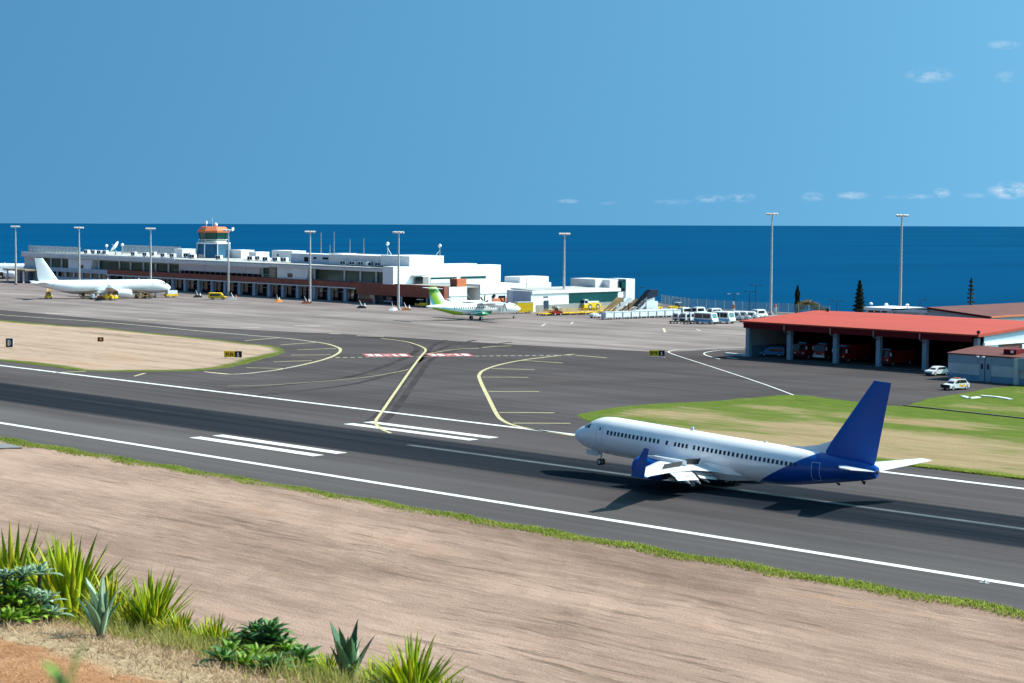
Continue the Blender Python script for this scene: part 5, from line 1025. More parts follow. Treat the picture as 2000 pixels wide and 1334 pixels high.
def vanlike(label, loc, rz, L=5.2, Wd=2.0, Hh=2.4, mat=None, cat_='van', name='parked_van', nose=1.0, group=None, win=True, stripe=None, dark=None):
    mat = mat or VW; t = thing(name, label, cat_, (*loc, 0), rz, group); f, r_, h = L/2, -L/2, Wd/2
    pr_ = [(f, .35), (f, Hh*.42), (f-nose*.45, Hh*.50), (f-nose, Hh-.12), (f-nose-.3, Hh), (r_+.12, Hh), (r_, Hh-.15), (r_, .35)]
    hull([(-h, [(x*.985, min(z, Hh-.06)) for x, z in pr_]), (-h+.12, pr_), (h-.12, pr_), (h, [(x*.985, min(z, Hh-.06)) for x, z in pr_])]).build('body', mat, t, True)
    MB().add([(f-nose*.47+.02, -h+.2, Hh*.52), (f-nose*.47+.02, h-.2, Hh*.52), (f-nose+.03, h-.24, Hh-.2), (f-nose+.03, -h+.24, Hh-.2), (f-nose*.47-.06, -h+.2, Hh*.50), (f-nose*.47-.06, h-.2, Hh*.50), (f-nose-.06, h-.24, Hh-.2), (f-nose-.06, -h+.24, Hh-.2)], [(0, 1, 2, 3), (7, 6, 5, 4), (0, 4, 5, 1), (1, 5, 6, 2), (2, 6, 7, 3), (3, 7, 4, 0)]).build('windscreen', VG, t)
    for s in (-1, 1):
        y = s*(h-.005); n_ = max(1, int((L-nose-.6)/1.5))
        if win:
            for k in range(n_):
                a = r_+.35+k*(L-nose-.5)/n_; MB().box(a, a+(L-nose-.5)/n_-.18, y-.02, y+.02, Hh*.52, Hh-.3).build('side_window', VG, t)
        if stripe: MB().box(r_+.1, f-nose*.6, y-.025, y+.025, Hh*.25, Hh*.40).build('stripe', stripe, t)
        MB().cbox((f+.0, s*(h-.3), Hh*.34), (.06, .36, .2)).build('headlight', VLMP, t)
    MB().cbox((r_-.0, 0, Hh*.68), (.06, Wd*.72, Hh*.34)).build('rear_window', VG, t); MB().cbox((f+.03, 0, .48), (.1, Wd*.9, .24)).build('bumper', VK, t); MB().cbox((r_-.03, 0, .48), (.1, Wd*.9, .24)).build('bumper', VK, t)
    wheels(t, (f-.95, r_+1.0), h+.01, .36, .24); return t
H_MY = math.atan2(-.99, -.08)
car('white hatchback parked at the left corner of the blue grey annex', G(1829, 733), H_MY-.05, 4.1, 1.75, 1.48)
pj_ = car('white and yellow patrol car with open hood frame on the fire station forecourt', G(1866, 761), H_MY-.1, 4.3, 1.8, 1.62, cat_='patrol car', name='patrol_car')
f = 2.15
for s in (-1, 1):
    for k in range(3): MB().cbox((-.1-k*.75, s*.895, .68), (.36, .03, .38)).build('yellow_check', VY, pj_)
    MB().cbox((-.45-0*.75, s*.895, .60), (.33, .03, .24)).build('orange_check', VO, pj_)
MB().cbox((-.25, 0, 1.70), (.35, 1.2, .16)).build('light_bar', VO, pj_); MB().cbox((f+.02, 0, .60), (.14, 1.72, .5)).build('black_grille', VK, pj_); MB().cbox((-1.0, 0, 1.67), (.9, 1.1, .06)).build('roof_rack', VK, pj_)
# fire engines in the bays
def fire_engine(px, y, label, k):
    x, _ = onY(px, 690, y); t = thing('fire_engine', label, 'fire engine', (x, y, .1), -math.pi/2, 'fire engines in the station bays'); L, h, Hh = 7.5, 1.25, 3.0
    hull([(-h, [(L/2, .5), (L/2, 1.5), (L/2-.25, 2.7), (L/2-2.0, 2.8), (L/2-2.0, .5)]), (h, [(L/2, .5), (L/2, 1.5), (L/2-.25, 2.7), (L/2-2.0, 2.8), (L/2-2.0, .5)])]).build('cab', VR, t); MB().box(-L/2, L/2-2.05, -h, h, .6, 2.6+.25*k).build('equipment_body', VR, t)
    MB().cbox((L/2-.1, 0, 2.1), (.12, 2.1, .95), (0, R(-11), 0)).build('windscreen', VG, t); MB().cbox((L/2+.06, 0, .75), (.2, 2.5, .42)).build('bumper', VW if k == 1 else VK, t)
    for s in (-1, 1): MB().cbox((L/2+.02, s*.9, 1.15), (.1, .32, .2)).build('headlight', VLMP, t); MB().cbox((L/2-.2, s*1.48, 2.1), (.12, .22, .6)).build('mirror', VW, t); MB().cbox((L/2-1, s*1.255, 2.1), (1.0, .03, .8)).build('side_window', VG, t)
    MB().cbox((L/2-1, 0, 2.9), (.4, 1.6, .2)).build('light_bar', VB, t); wheels(t, (L/2-1.1, -L/2+1.4), h+.01, .5, .35)
fire_engine(1586, 141.5, 'red fire engine in the second bay of the red roofed station', 0); fire_engine(1625, 142.5, 'red fire engine with a white bumper half hidden by the second column', 1); fire_engine(1664, 140.5, 'red fire engine in the third bay nearest its left column', 2); fire_engine(1750, 140.0, 'red fire engine in the fourth bay of the station', 0)
x, _ = onY(1509, 690, 141); vanlike('pale blue grey four wheel drive in the leftmost bay of the fire station', (x, 141), math.pi+.5, 4.6, 1.8, 1.75, VB, 'jeep', 'parked_jeep', 1.5)

# loading gear on the apron
def tug(label, px, py, rz, L=3.4, mat=None, cabin=True):
    mat = mat or VY; t = thing('tow_tractor', label, 'tow tractor', (*G(px, py), 0), rz)
    MB().side([(L/2, .4), (L/2, .95), (L/2-.3, 1.1), (.1, 1.15), (-.2, .8), (-L/2+.5, .8), (-L/2+.4, 1.0), (-L/2, .95), (-L/2, .4)], -.75, .75).build('body', mat, t)
    if cabin:
        for x in (.0, -.95):
            for s in (-.62, .62): MB().cyl((x, s, .85), (x-.05, s, 1.95), .05, n=5).build('cab_post', VK, t)
        MB().box(-1.15, .15, -.72, .72, 1.95, 2.05).build('cab_roof', VW, t); MB().cbox((.02, 0, 1.5), (.05, 1.2, .7)).build('windscreen', VG, t)
    MB().cbox((-.55, 0, .98), (.5, .6, .5)).build('seat', VK, t); wheels(t, (L/2-.65, -L/2+.65), .78, .36, .25); return t
def dolly(label, loc, rz, mat=None, group='yellow baggage dollies', rails=True):
    t = thing('baggage_dolly', label, 'dolly', (*loc, 0), rz, group); MB().box(-1.5, 1.5, -.75, .75, .42, .55).build('deck', mat or VY, t)
    if rails:
        for x in (-1.45, 1.45): MB().cyl((x, -.7, .55), (x, -.7, 1.45), .04, n=5).cyl((x, .7, .55), (x, .7, 1.45), .04, n=5).cyl((x, -.7, 1.45), (x, .7, 1.45), .04, n=5).cyl((x, -.7, 1.0), (x, .7, 1.0), .04, n=5).build('end_rail', mat or VY, t)
    MB().cyl((1.5, 0, .45), (2.3, 0, .35), .05, n=5).build('tow_bar', VK, t); wheels(t, (-1.05, 1.05), .72, .22, .16); return t
rowa, rowb = Vector(G(1068, 616.5)), Vector(G(1160, 613.5)); ang = math.atan2(rowb.y-rowa.y, rowb.x-rowa.x); words = ['first', 'second', 'third', 'fourth', 'fifth', 'sixth', 'seventh', 'eighth']
d0 = None
for i in range(7):
    p = rowa+(rowb-rowa)*(i/6); p2 = p+Vector((-1.9, .4)); l = 'yellow baggage dolly in the front row before the cargo hall, %s from the red tractor' % words[i]; l2 = 'yellow baggage dolly in the rear row before the cargo hall, %s from the left' % words[i]
    if d0 is None: d0 = dolly(l, p, ang+.2)
    else: dup(d0, (p.x, p.y, 0), ang+random.uniform(-.25, .25), l)
    dup(d0, (p2.x, p2.y, 0), ang+random.uniform(-.25, .25), l2)
for i in range(5): p = Vector(G(1170+i*8.5, 610.5-i*.6)); dup(d0, (p.x, p.y, 0), ang+1.5, 'yellow dolly parked crosswise beside the passenger stairs, %s from the left' % words[i])
bt = tug('small red and dark tow tractor at the left end of the yellow dollies', 1086, 616, ang+math.pi, 3.0, VR)
bl = thing('baggage_pile', 'heap of dark bags on a white trolley by the navy door', 'baggage trolley', (*G(1078, 608), 0), ang); MB().box(-1.6, 1.6, -.7, .7, .5, .65).build('deck', VW, bl); wheels(bl, (-1, 1), .65, .24, .15)
for k in range(5): MB().cbox((-1.2+k*.55, random.uniform(-.2, .2), .95), (.5, .8, .6), (0, 0, .2*k)).build('bag', VN if k % 2 else VBR, bl)
# pushback tractor
pt_ = thing('pushback_tractor', 'big yellow pushback tractor with two large wheels before the teal wall', 'tractor', (*G(1151, 605), 0), ang+math.pi+.1); L = 6.0
MB().side([(3.0, .5), (3.0, 1.5), (1.6, 1.5), (1.5, 1.9), (-2.6, 1.8), (-3.0, 1.4), (-3.0, .5)], -1.2, 1.2).build('body', VY, pt_); MB().side([(3.0, 1.52), (2.7, 2.75), (1.55, 2.75), (1.4, 1.92), (1.58, 1.52)], -1.1, 1.1).build('cab', VW, pt_); MB().box(1.7, 2.75, -1.13, -1.1, 1.8, 2.5).build('side_window', VG, pt_); MB().box(1.7, 2.75, 1.1, 1.13, 1.8, 2.5).build('side_window', VG, pt_); MB().box(2.9, 2.98, -.9, .9, 1.75, 2.5).build('windscreen', VG, pt_); MB().box(-2.5, 1.2, -1.0, 1.0, 1.92, 2.25).build('engine_cover', VW, pt_); wheels(pt_, (.9, -1.9), 1.25, .78, .5)
tug('small yellow tow tractor behind the passenger stairs', 1281, 607, ang, 3.2); 
tg = tug('bright yellow aircraft tug with a cream cab near the cliff fence', 1321, 606, ang+math.pi*.96, 4.6, VY)
# passenger stairs
def stairs(label, px, py, rz, mat, Ht=3.4, cover=False):
    t = thing('passenger_stairs', label, 'boarding stairs', (*G(px, py), 0), rz); n_ = 14; L = 5.6
    for s in (-.75, .75): MB().side([(L/2, .55), (L/2-.2, .95), (-L/2+1.1, Ht+.9), (-L/2, Ht+.9), (-L/2, Ht-.25), (-L/2+1.0, Ht-.25)], s-.05, s+.05).build('side_panel', mat, t)
    for k in range(n_): x = L/2-.3-k*(L-1.4)/n_; z = .6+k*(Ht-.6)/n_; MB().box(x-.32, x, -.69, .69, z, z+.06).build('step', VS, t)
    MB().box(-L/2, -L/2+1.1, -.69, .69, Ht-.1, Ht).build('landing', VS, t); MB().box(-L/2, L/2, -.8, .8, .42, .56).build('chassis', VW, t)
    MB().cyl((-L/2+.5, 0, .5), (-L/2+.6, 0, Ht-.2), .12, n=6).cyl((.6, 0, .5), (-1.2, 0, Ht*.6), .1, n=6).build('jack', VK, t); wheels(t, (-L/2+.8, L/2-.9), .82, .32, .2)
    if cover:
        MB().side([(L/2-.3, 2.6), (-L/2+1.2, Ht+2.5), (-L/2-.9, Ht+2.5), (-L/2-.9, Ht+2.4), (-L/2+1.2, Ht+2.38), (L/2-.3, 2.45)], -.95, .95).build('canopy', VK, t)
        for s in (-.92, .92): MB().side([(-L/2+2.4, Ht+.1), (-L/2+2.2, Ht+1.7), (-L/2+1.2, Ht+2.36), (-L/2-.85, Ht+2.36), (-L/2-.85, Ht+.95)], s-.03, s+.03).build('canopy_side', VN, t)
        MB().box(-L/2-.9, -L/2+2.4, -.9, .9, .6, Ht-.3).build('white_skirt', VW, t)
    return t
rs = math.atan2(-.95, -.30)
stairs('tan sided passenger stairs at the left of the stair row', 1196, 617, rs+.1, VT, 3.6); stairs('white sided passenger stairs second in the stair row', 1213, 616.5, rs+.1, VW, 3.5); stairs('brown and dark passenger stairs third in the stair row', 1232, 613, rs+.15, VBR, 2.7); stairs('tall white passenger stairs with a dark canopy at the right of the row', 1256, 618, rs+.05, VW, 4.0, True)
# silver cart row
ca, cb_ = Vector(G(1186, 624)), Vector(G(1318, 619)); an_ = math.atan2(cb_.y-ca.y, cb_.x-ca.x); c0 = None; n_ = 9
for i in range(n_):
    p = ca+(cb_-ca)*(i/(n_-1)); l = 'silver grey covered baggage cart in the long front row, %s' % (['at the left end', 'second from the left end', 'third from the left end', 'fourth from the left end', 'in the middle', 'fourth from the right end', 'third from the right end', 'second from the right end', 'at the right end'][i])
    step = (cb_-ca).length/(n_-1)
    if c0 is None:
        c0 = thing('baggage_cart', l, 'baggage cart', (p.x, p.y, 0), an_, 'silver baggage carts in a long row'); MB().box(-step*.46, step*.46, -.8, .8, .42, 1.72).build('box', VS, c0); MB().box(-step*.47, step*.47, -.86, .86, 1.73, 1.82).build('roof', VW, c0); MB().box(-step*.42, step*.42, -.84, -.81, .55, 1.55).build('curtain', VW, c0); MB().cyl((step*.46, 0, .45), (step*.54, 0, .42), .05, n=5).build('tow_bar', VK, c0); wheels(c0, (-step*.3, step*.3), .78, .24, .16)
    else: dup(c0, (p.x, p.y, 0), an_+random.uniform(-.03, .03), l)
    if i > 3: q = p+Vector((-2.8, 1.6)); dup(c0, (q.x, q.y, 0), an_+random.uniform(-.05, .05), 'silver grey baggage cart in the rear row, %s' % ['left end', 'second', 'third', 'fourth', 'right end'][i-4])
tug('small white tow tractor with grey seats left of the silver carts', 1166, 621, an_+math.pi, 3.6, VW, False)
# vans and ramp buses
vr = an_
for i, (px, py, l, kw) in enumerate([(1330, 627, 'white window van at the left end of the van row', dict(dark=1)), (1345, 627.5, 'white window van second from the left in the van row', {}), (1357, 627.5, 'white window van partly behind the first pale blue ramp bus', {}), (1402, 626, 'white van between the two pale blue ramp buses', {}), (1436, 625, 'white van with a big round rear window right of the buses', {}), (1449, 625, 'white van second from the right before the red roof', {}), (1466, 624, 'white van at the right end partly behind the red roof', {}), (1340, 616, 'white van in the back row above the left van', {}), (1366, 616, 'white van in the back row above the first bus', {}), (1398, 617, 'white van in the back row above the second bus', {}), (1484, 620, 'white van peeping over the left end of the red roof', {})]):
    vanlike(l, G(px, py), vr+random.uniform(-.12, .12)-(.9 if i > 3 and i < 7 else 0), 4.1, 1.75, 1.9+.1*(i % 3), VW, group='white vans parked behind the red roof')
vanlike('pale blue and white ramp bus with a wide front, left of the pair', G(1379, 632.5), vr-math.pi/2+.15, 5.5, 2.2, 2.6, VW, 'bus', 'ramp_bus', .5, stripe=VB); vanlike('pale blue and white ramp bus, right of the pair', G(1413, 631.5), vr-math.pi/2+.1, 5.5, 2.2, 2.75, VW, 'bus', 'ramp_bus', .5, stripe=VB)
for px, py, l in ((1346, 633, 'empty black flat trolley left of the ramp buses'), (1320, 632, 'small dark tow bar lying left of the flat trolley')): dolly(l, G(px, py), vr, VK, 'dark flat trolleys by the ramp buses', False)
bx_ = vanlike('yellow box truck with a cream roof beside the turboprop nose', G(1019, 612), ang+math.pi-.2, 5.4, 2.2, 2.7, VY, 'truck', 'catering_truck', .8, win=False)
MB().box(-2.65, 1.6, -1.12, 1.12, 2.72, 2.86).build('roof_panel', VW, bx_)
x, y = G(1432, 612); hr = thing('striped_marker_post', 'short orange and white striped post near the fence behind the vans', 'post', (x, y, 0)); MB().lathe([(0, .5), (1.2, .42)], (0, 0, 0), 'z', 10).build('white_band', VW, hr); MB().lathe([(1.21, .42), (2.2, .34)], (0, 0, 0), 'z', 10).build('orange_band', VO, hr); MB().lathe([(2.21, .34), (3.0, .2)], (0, 0, 0), 'z', 10).build('white_cap', VW, hr)
x, y = G(1514, 613); hr = thing('striped_marker_post', 'short white and orange post just right of the tall mast', 'post', (x, y, 0)); MB().lathe([(0, .5), (1.6, .42)], (0, 0, 0), 'z', 10).build('white_band', VW, hr); MB().lathe([(1.61, .42), (2.4, .3)], (0, 0, 0), 'z', 10).build('orange_band', VO, hr)
# vehicles under the brown terrace
vanlike('dark van parked under the brown wall of the terminal', (-415.5, 210.6), -.1, 5.2, 2.0, 2.2, VN, 'van', 'parked_van', 1.0, stripe=VS)
tug('yellow and cream tow tractor under the brown wall', 823, 600, 0, 3.4, VY)
# gear round the white jet
def loader(label, px, py, rz, mat, Ht=2.6, L=6.5, belt=VT):
    t = thing('belt_loader', label, 'belt loader', (*G(px, py), 0), rz); MB().side([(L*.42, .4), (L*.42, .9), (-L*.42, .9), (-L*.42, .4)], -.8, .8).build('chassis', mat, t); MB().side([(L/2, .95), (L/2, 1.15), (-L/2, Ht+.2), (-L/2, Ht)], -.45, .45).build('belt', belt, t)
    for s in (-.5, .5): MB().side([(L/2, 1.1), (L/2, 1.3), (-L/2, Ht+.45), (-L/2, Ht+.21)], s-.03, s+.03).build('side_guard', mat, t)
    MB().cbox((L*.25, .5, 1.3), (.8, .5, .8)).build('operator_seat', VK, t); wheels(t, (L*.28, -L*.28), .82, .38, .25); return t
loader('yellow and tan belt loader under the tail of the white jet', 95, 583.5, math.atan2(.4, -.9)+2.9, VY, 2.6, 6.2); loader('tan belt loader reaching up to the rear hold of the white jet', 172, 584, math.atan2(.9, .3)+math.pi*.9, VT, 2.1, 5.0); loader('brown cargo loader reaching to the front hold of the white jet', 279, 583, math.atan2(.9, .3)+math.pi*.1, VBR, 2.1, 5.0)
for i, (px, py, l, mt) in enumerate([(185, 585, 'pale green box cart left of the orange cart beside the jet wing', VS), (198, 585.5, 'orange red cart beside the jet wing', VO), (211, 586, 'white and amber cart beside the jet wing', VY), (222, 586.5, 'bright yellow low cart before the jet engine', VY), (290, 583.5, 'brown freight heap on a cart near the jet nose', VBR), (272, 583, 'tan freight heap on a cart left of the jet nose', VT)]):
    t = thing('freight_cart', l, 'freight cart', (*G(px, py), 0), ang+random.uniform(-.3, .3), 'freight carts beside the white jet'); MB().box(-1.2, 1.2, -.7, .7, .4, .52).build('deck', VK, t); hz = random.uniform(1.0, 1.7); MB().side([(1.1, .53), (1.0, hz), (-.9, hz-.15), (-1.15, .53)], -.65, .65).build('load', mt, t); MB().cbox((.2, -.5, hz-.1), (.7, .5, .5), (.2, .1, .4)).build('bundle', VW if i % 2 else VBR, t); wheels(t, (-.8, .8), .68, .22, .16)
t = vanlike('yellow pickup truck in front of the control tower', G(425, 585), math.atan2(.72, .70), 4.8, 1.9, 1.9, VY, 'pickup', 'pickup_truck', 1.3); 
t = thing('fuel_dispenser_cart', 'low yellow cart with a white cover right of the jet nose', 'cart', (*G(334, 581), 0), ang); MB().box(-1.8, 1.8, -.8, .8, .4, 1.0).build('body', VY, t); MB().box(-1.4, 1.6, -.82, .82, 1.02, 2.0).build('cover', VW, t); wheels(t, (-1.1, 1.1), .82, .3, .2)
for px, py, l, mt in ((386, 581, 'white chocks and dark rods heaped left of the yellow pickup', VK), (455, 585, 'white chocks and rods heaped right of the yellow pickup', VW), (543, 590, 'brick red chock stand with a white cone before the white pod', MORL), (598, 593, 'dark red stand at the foot of the fifth mast', MBROWN), (706, 602, 'dark heap of chocks with a white cone near the canopy end', VK), (768, 606, 'white drum stand at the left of the sixth mast foot', VW), (793, 606, 'amber crate stand at the right of the sixth mast foot', MORL)):
    t = thing('chock_stand', l, 'chock stand', (*G(px, py), 0), ang+random.uniform(-.4, .4), 'chock stands along the terminal front'); MB().side([(1.2, 0), (.9, .55), (-.3, .75), (-1.3, 0)], -.6, .6).build('rack', mt, t); MB().cyl((.1, 0, .5), (-.5, .1, 2.0), .14, .05, 6).build('rod', VW, t); MB().lathe([(.0, .34), (.05, .3), (.75, .06)], (.9, .3, .55), 'z', 8).build('cone', VW if mt is not VW else VO, t)
# ------------------------------------------------------------------ trees beyond the red roof
def leaf_cloud(mb_pts, size, name, mat, par, n_):
    P = np.array(mb_pts); k = len(P); d = rng.standard_normal((k, 3)); d /= np.linalg.norm(d, axis=1)[:, None]; e = np.cross(d, rng.standard_normal((k, 3))); e /= np.linalg.norm(e, axis=1)[:, None]; s = size*rng.uniform(.5, 1.4, (k, 1))
    V = np.stack([P-d*s, P+e*s*.5, P+d*s, P-e*s*.5], 1).reshape(-1, 3); fs = np.arange(k*4).reshape(-1, 4); me = bpy.data.meshes.new(name); me.from_pydata(V.tolist(), [], fs.tolist()); me.materials.append(mat); o_ = put(name, me, par); o_['kind'] = 'stuff'; return o_
MCYP = leafmat('cypress_foliage', (.004, .010, .006), (.018, .032, .014), .8, .1, .6); MCON = leafmat('conifer_foliage', (.010, .022, .010), (.055, .075, .028), .8, .15, .5); MBUS = leafmat('flowering_bush_foliage', (.05, .075, .012), (.20, .19, .03), .7, .25, .5); MFLO = M('orange_blossom', (.50, .22, .03), .7, var=.2); MBARK = M('tree_bark', (.09, .065, .045), .9, var=.3, scale=3)
def ztop(x, y, py):
    lo, hi = 0, 60
    for _ in range(40):
        m_ = (lo+hi)/2; v = Vector((x, y, m_))-CAM
        if 667-F_PX*(v.dot(_u2))/v.dot(_d) > py: lo = m_
        else: hi = m_
    return lo
def tree(name, label, px, pb, ptop, mat, prof, n_, size, group=None):
    x, y = G(px, pb); h = ztop(x, y, ptop); t = thing(name, label, 'tree', (x, y, 0), 0, group); MB().tube([(0, 0, 0), (.05, 0, h*.5), (0, .04, h*.93)], [.22, .14, .04]).build('trunk', MBARK, t)
    pts = []
    for _ in range(n_):
        u_ = random.random()**.8; r_ = prof(u_)*math.sqrt(random.uniform(.25, 1)); a = random.uniform(0, 6.283); pts.append((r_*math.cos(a), r_*math.sin(a), h*u_))
    leaf_cloud(pts, size, 'crown', mat, t, n_); return t, h
tree('cypress_tree', 'dark slim cypress right of the tall mast', 1557, 613, 557, MCYP, lambda u_: .82*min(1, (1-u_)*3.2)*(.85+.15*math.sin(u_*9)) if u_ > .05 else .5, 5000, .16)
def cprof(u_): return (2.0*(1-u_)**.75+.12)*(.75+.25*math.sin(u_*60)) if u_ > .03 else .3
tree('conifer_tree', 'broad pointed conifer left of the flat roofed office', 1678, 622, 548, MCON, cprof, 5200, .22)
def nprof(u_):
    k = math.floor(u_*11)/11; return (1.25*(1-k)**.6+.1)*(1.0 if (u_*11) % 1 < .45 else .12)
tree('norfolk_pine', 'thin tiered pine standing beyond the brown roofed shed', 1895, 632, 543.5, MCON, nprof, 2600, .17)
x, y = G(1584, 614); bh = thing('flowering_bush', 'low spreading bush with orange blossom right of the cypress', 'bush', (x, y, 0)); pts, pf = [], []
for i in range(60):
    u_ = random.random(); c = (Vector((.698, .716, 0))*((u_-.45)*7.2), 1.0+2.6*math.sin(math.pi*min(1, u_*1.1+.08))*(1-.45*u_))
    for _ in range(75):
        v = Vector((random.gauss(0, .5), random.gauss(0, .5), random.gauss(0, .35))); p = (c[0].x+v.x, c[0].y+v.y, max(.1, c[1]*random.uniform(.7, 1)+v.z)); (pf if p[2] > c[1]*.95 and random.random() < .5 and u_ < .7 else pts).append(p)
leaf_cloud(pts, .17, 'foliage', MBUS, bh, 0); leaf_cloud(pf, .14, 'blossom', MFLO, bh, 0); MB().cyl((0, 0, 0), (0, 0, 1.6), .12, .06, 6).build('stem', MBARK, bh)

# ------------------------------------------------------------------ plants on the crest of the hillside
def leaf_mesh(name, mat, bend, wmax, pos=.45, fold=.25, seg=7, point=1.0, twist=0):
    vs, fs = [], []
    ang_ = 0; x = z = 0.0
    for i in range(seg+1):
        u_ = i/seg; w = wmax*max(.03, (min(1, .45+u_/pos*.55) if u_ < pos else max(0.0, 1-((u_-pos)/(1-pos))**(1.6*point)))); 
        a = bend*u_**1.5; 
        if i: x += math.sin(a)/seg; z += math.cos(a)/seg
        n_ = Vector((-math.cos(a), 0, math.sin(a))); tw = twist*u_; sd_ = Vector((math.sin(tw)*.6, math.cos(tw), 0)); th = .012*(1-u_)
        c = Vector((x, 0, z)); vs += [c+sd_*w+n_*(-fold*w*-1), c, c-sd_*w+n_*(fold*w), c-n_*th]
        if i:
            o_ = (i-1)*4; fs += [(o_, o_+1, o_+5, o_+4), (o_+1, o_+2, o_+6, o_+5), (o_+2, o_+3, o_+7, o_+6), (o_+3, o_, o_+4, o_+7)]
    me = bpy.data.meshes.new(name); me.from_pydata([tuple(v) for v in vs], [], fs); me.materials.append(mat); me.shade_smooth(); return me
LYG = leafmat('yellow_green_leaf', (.20, .30, .012), (.50, .54, .035), .5, .5, 1.4); LYG2 = leafmat('olive_yellow_leaf', (.19, .25, .015), (.58, .52, .04), .5, .45, 1.4); LDG = leafmat('deep_green_leaf', (.05, .14, .045), (.16, .32, .08), .45, .35, 1.4); LBR = leafmat('bright_green_leaf', (.13, .26, .03), (.36, .50, .07), .45, .45, 1.4)
LGG = leafmat('grey_green_agave_leaf', (.20, .32, .20), (.40, .52, .38), .5, .3, 1.2); LAG = leafmat('dark_agave_leaf', (.05, .12, .06), (.14, .24, .11), .4, .2, 1.2); LCR = leafmat('cream_leaf_margin', (.48, .46, .30), (.62, .58, .40), .5, .2); LST = leafmat('dry_leaf', (.20, .13, .07), (.42, .31, .18), .8, .15, 1.5)
SW = [leaf_mesh('leaf', m_, b_, w_, p_, .3, 7, 1, t_) for m_ in (LYG, LYG2) for b_, w_, p_, t_ in ((.12, .036, .5, .2), (.3, .042, .45, -.3), (.55, .038, .4, .4))]
DRYL = [leaf_mesh('leaf', LST, b_, .03, .4, .3, 6) for b_ in (1.0, 1.7)]
AGL = [leaf_mesh('leaf', m_, b_, w_, .45, .35, 7) for m_, b_, w_ in ((LAG, .15, .095), (LAG, .35, .11), (LGG, .2, .075), (LGG, .5, .09))]
RL = {k: [leaf_mesh('leaf', m_, b_, .17, .62, .3, 5, 1.2) for b_ in (.3, .7)] for k, m_ in (('d', LDG), ('b', LBR), ('g', LGG))}
def put_leaf(par, me, L, az, tilt, off=(0, 0, 0)):
    o_ = put('leaf', me, par); o_.location = off; o_.rotation_euler = (0, tilt, az); o_.scale = (L*random.uniform(.85, 1.2), L*random.uniform(.85, 1.2), L); return o_
def sword(label, px, py, n_, L, spread=.9, dry=5, cat_='plant', name='sword_leaf_plant', meshes=None, jit=.12, yellow=.5, up=None):
    d, s = hill_at(px, py) if py < 1334 else hill_at(px, 1333); p = hill_pt(d, s, -.02)
    if py >= 1334: q = Vector(p)+Vector((-FD.x, -FD.y, 0))*((py-1333)*d*d/F_PX/4); p = (q.x, q.y, p[2]+.02)
    t = thing(name, label, cat_, p, 0); L *= 1.38; spread *= .80
    MB().cyl((0, 0, -.05), (0, 0, .12*L), .05*L, .09*L, 7).build('stem', MBARK, t)
    n_ = int(n_*1.8)
    for i in range(n_):
        u_ = (i+.5)/n_; az = i*2.39996; tilt = spread*(.05+.95*u_**.9)+random.uniform(-.1, .1); l_ = L*random.uniform(.72, 1.08)*(1-.12*u_)
        me = random.choice(meshes) if meshes else (random.choice(SW[:3]) if random.random() > yellow else random.choice(SW[3:])); put_leaf(t, me, l_, az, tilt, (math.cos(az)*jit*L*.4*random.random(), math.sin(az)*jit*L*.4*random.random(), .04*L))
    for i in range(dry): put_leaf(t, random.choice(DRYL), L*random.uniform(.4, .7), random.uniform(0, 6.28), random.uniform(1.1, 1.7))
    return t
def px2m(px_, d): return px_*d/F_PX
dd_ = lambda x, y: hill_at(x, min(y, 1333))[0]
sword('tall yellow green sword leaved plant at the left edge behind grey rosettes', 25, 1150, 46, px2m(185, dd_(25, 1180)), .65, 4)
sword('sword leaved plant at the far left edge, paler and half hidden', -25, 1165, 34, px2m(175, dd_(0, 1190)), .6, 3)
sword('largest fan of yellow green sword leaves beside the grey rosettes', 138, 1175, 64, px2m(168, dd_(138, 1200)), .9, 8, yellow=.3)
sword('small sword leaved tuft below the largest fan', 140, 1212, 26, px2m(62, dd_(140, 1212)), 1.0, 8, yellow=.7)
sword('golden tipped sword leaved plant between the largest fan and silver agave', 215, 1195, 52, px2m(105, dd_(215, 1200)), .9, 6, yellow=.9)
sword('sword leaved plant behind the silver agave on its right', 262, 1205, 40, px2m(90, dd_(262, 1210)), .95, 5, yellow=.9)
sword('bright sword leaved plant right of the silver agave', 297, 1240, 44, px2m(112, dd_(297, 1240)), .75, 6, yellow=.2)
sword('short olive tuft on the crest left of the dry twigs', 350, 1232, 30, px2m(64, dd_(350, 1232)), .8, 8, yellow=.8)
sword('short pale tuft on the crest right of the dry twigs', 424, 1250, 24, px2m(66, dd_(424, 1250)), .6, 5, yellow=.6)
sword('wide fan of sword leaves at the bottom edge, leaves splayed', 812, 1362, 62, px2m(112, dd_(812, 1333)), 1.0, 5, yellow=.3)
sword('narrow upright sword leaves at the bottom edge, rightmost plant', 975, 1356, 34, px2m(62, dd_(940, 1333)), .7, 3, yellow=.2)
sword('low sword leaves between the splayed fan and rightmost plant', 918, 1352, 24, px2m(52, dd_(918, 1333)), .7, 3, yellow=.2)
sword('thin sword leaves left of the splayed fan at the bottom', 735, 1350, 14, px2m(60, dd_(735, 1333)), .7, 2, yellow=.4)
sword('pale sword leaved plant between the left edge plant and the largest fan', 75, 1165, 44, px2m(150, dd_(75, 1190)), .8, 6, yellow=.4)
sword('low golden tuft between the largest fan and the golden tipped plant', 178, 1205, 30, px2m(66, dd_(178, 1205)), 1.0, 8, yellow=.9)
sword('low olive tuft behind the bright plant right of the silver agave', 330, 1228, 30, px2m(52, dd_(330, 1228)), .9, 6, yellow=.6)
sword('low olive tuft between the short tuft and the dry twigs', 372, 1238, 26, px2m(46, dd_(372, 1238)), .9, 8, yellow=.7)
sword('thin pale tuft just left of the succulent shrub', 440, 1258, 22, px2m(50, dd_(440, 1258)), .7, 6, yellow=.5)
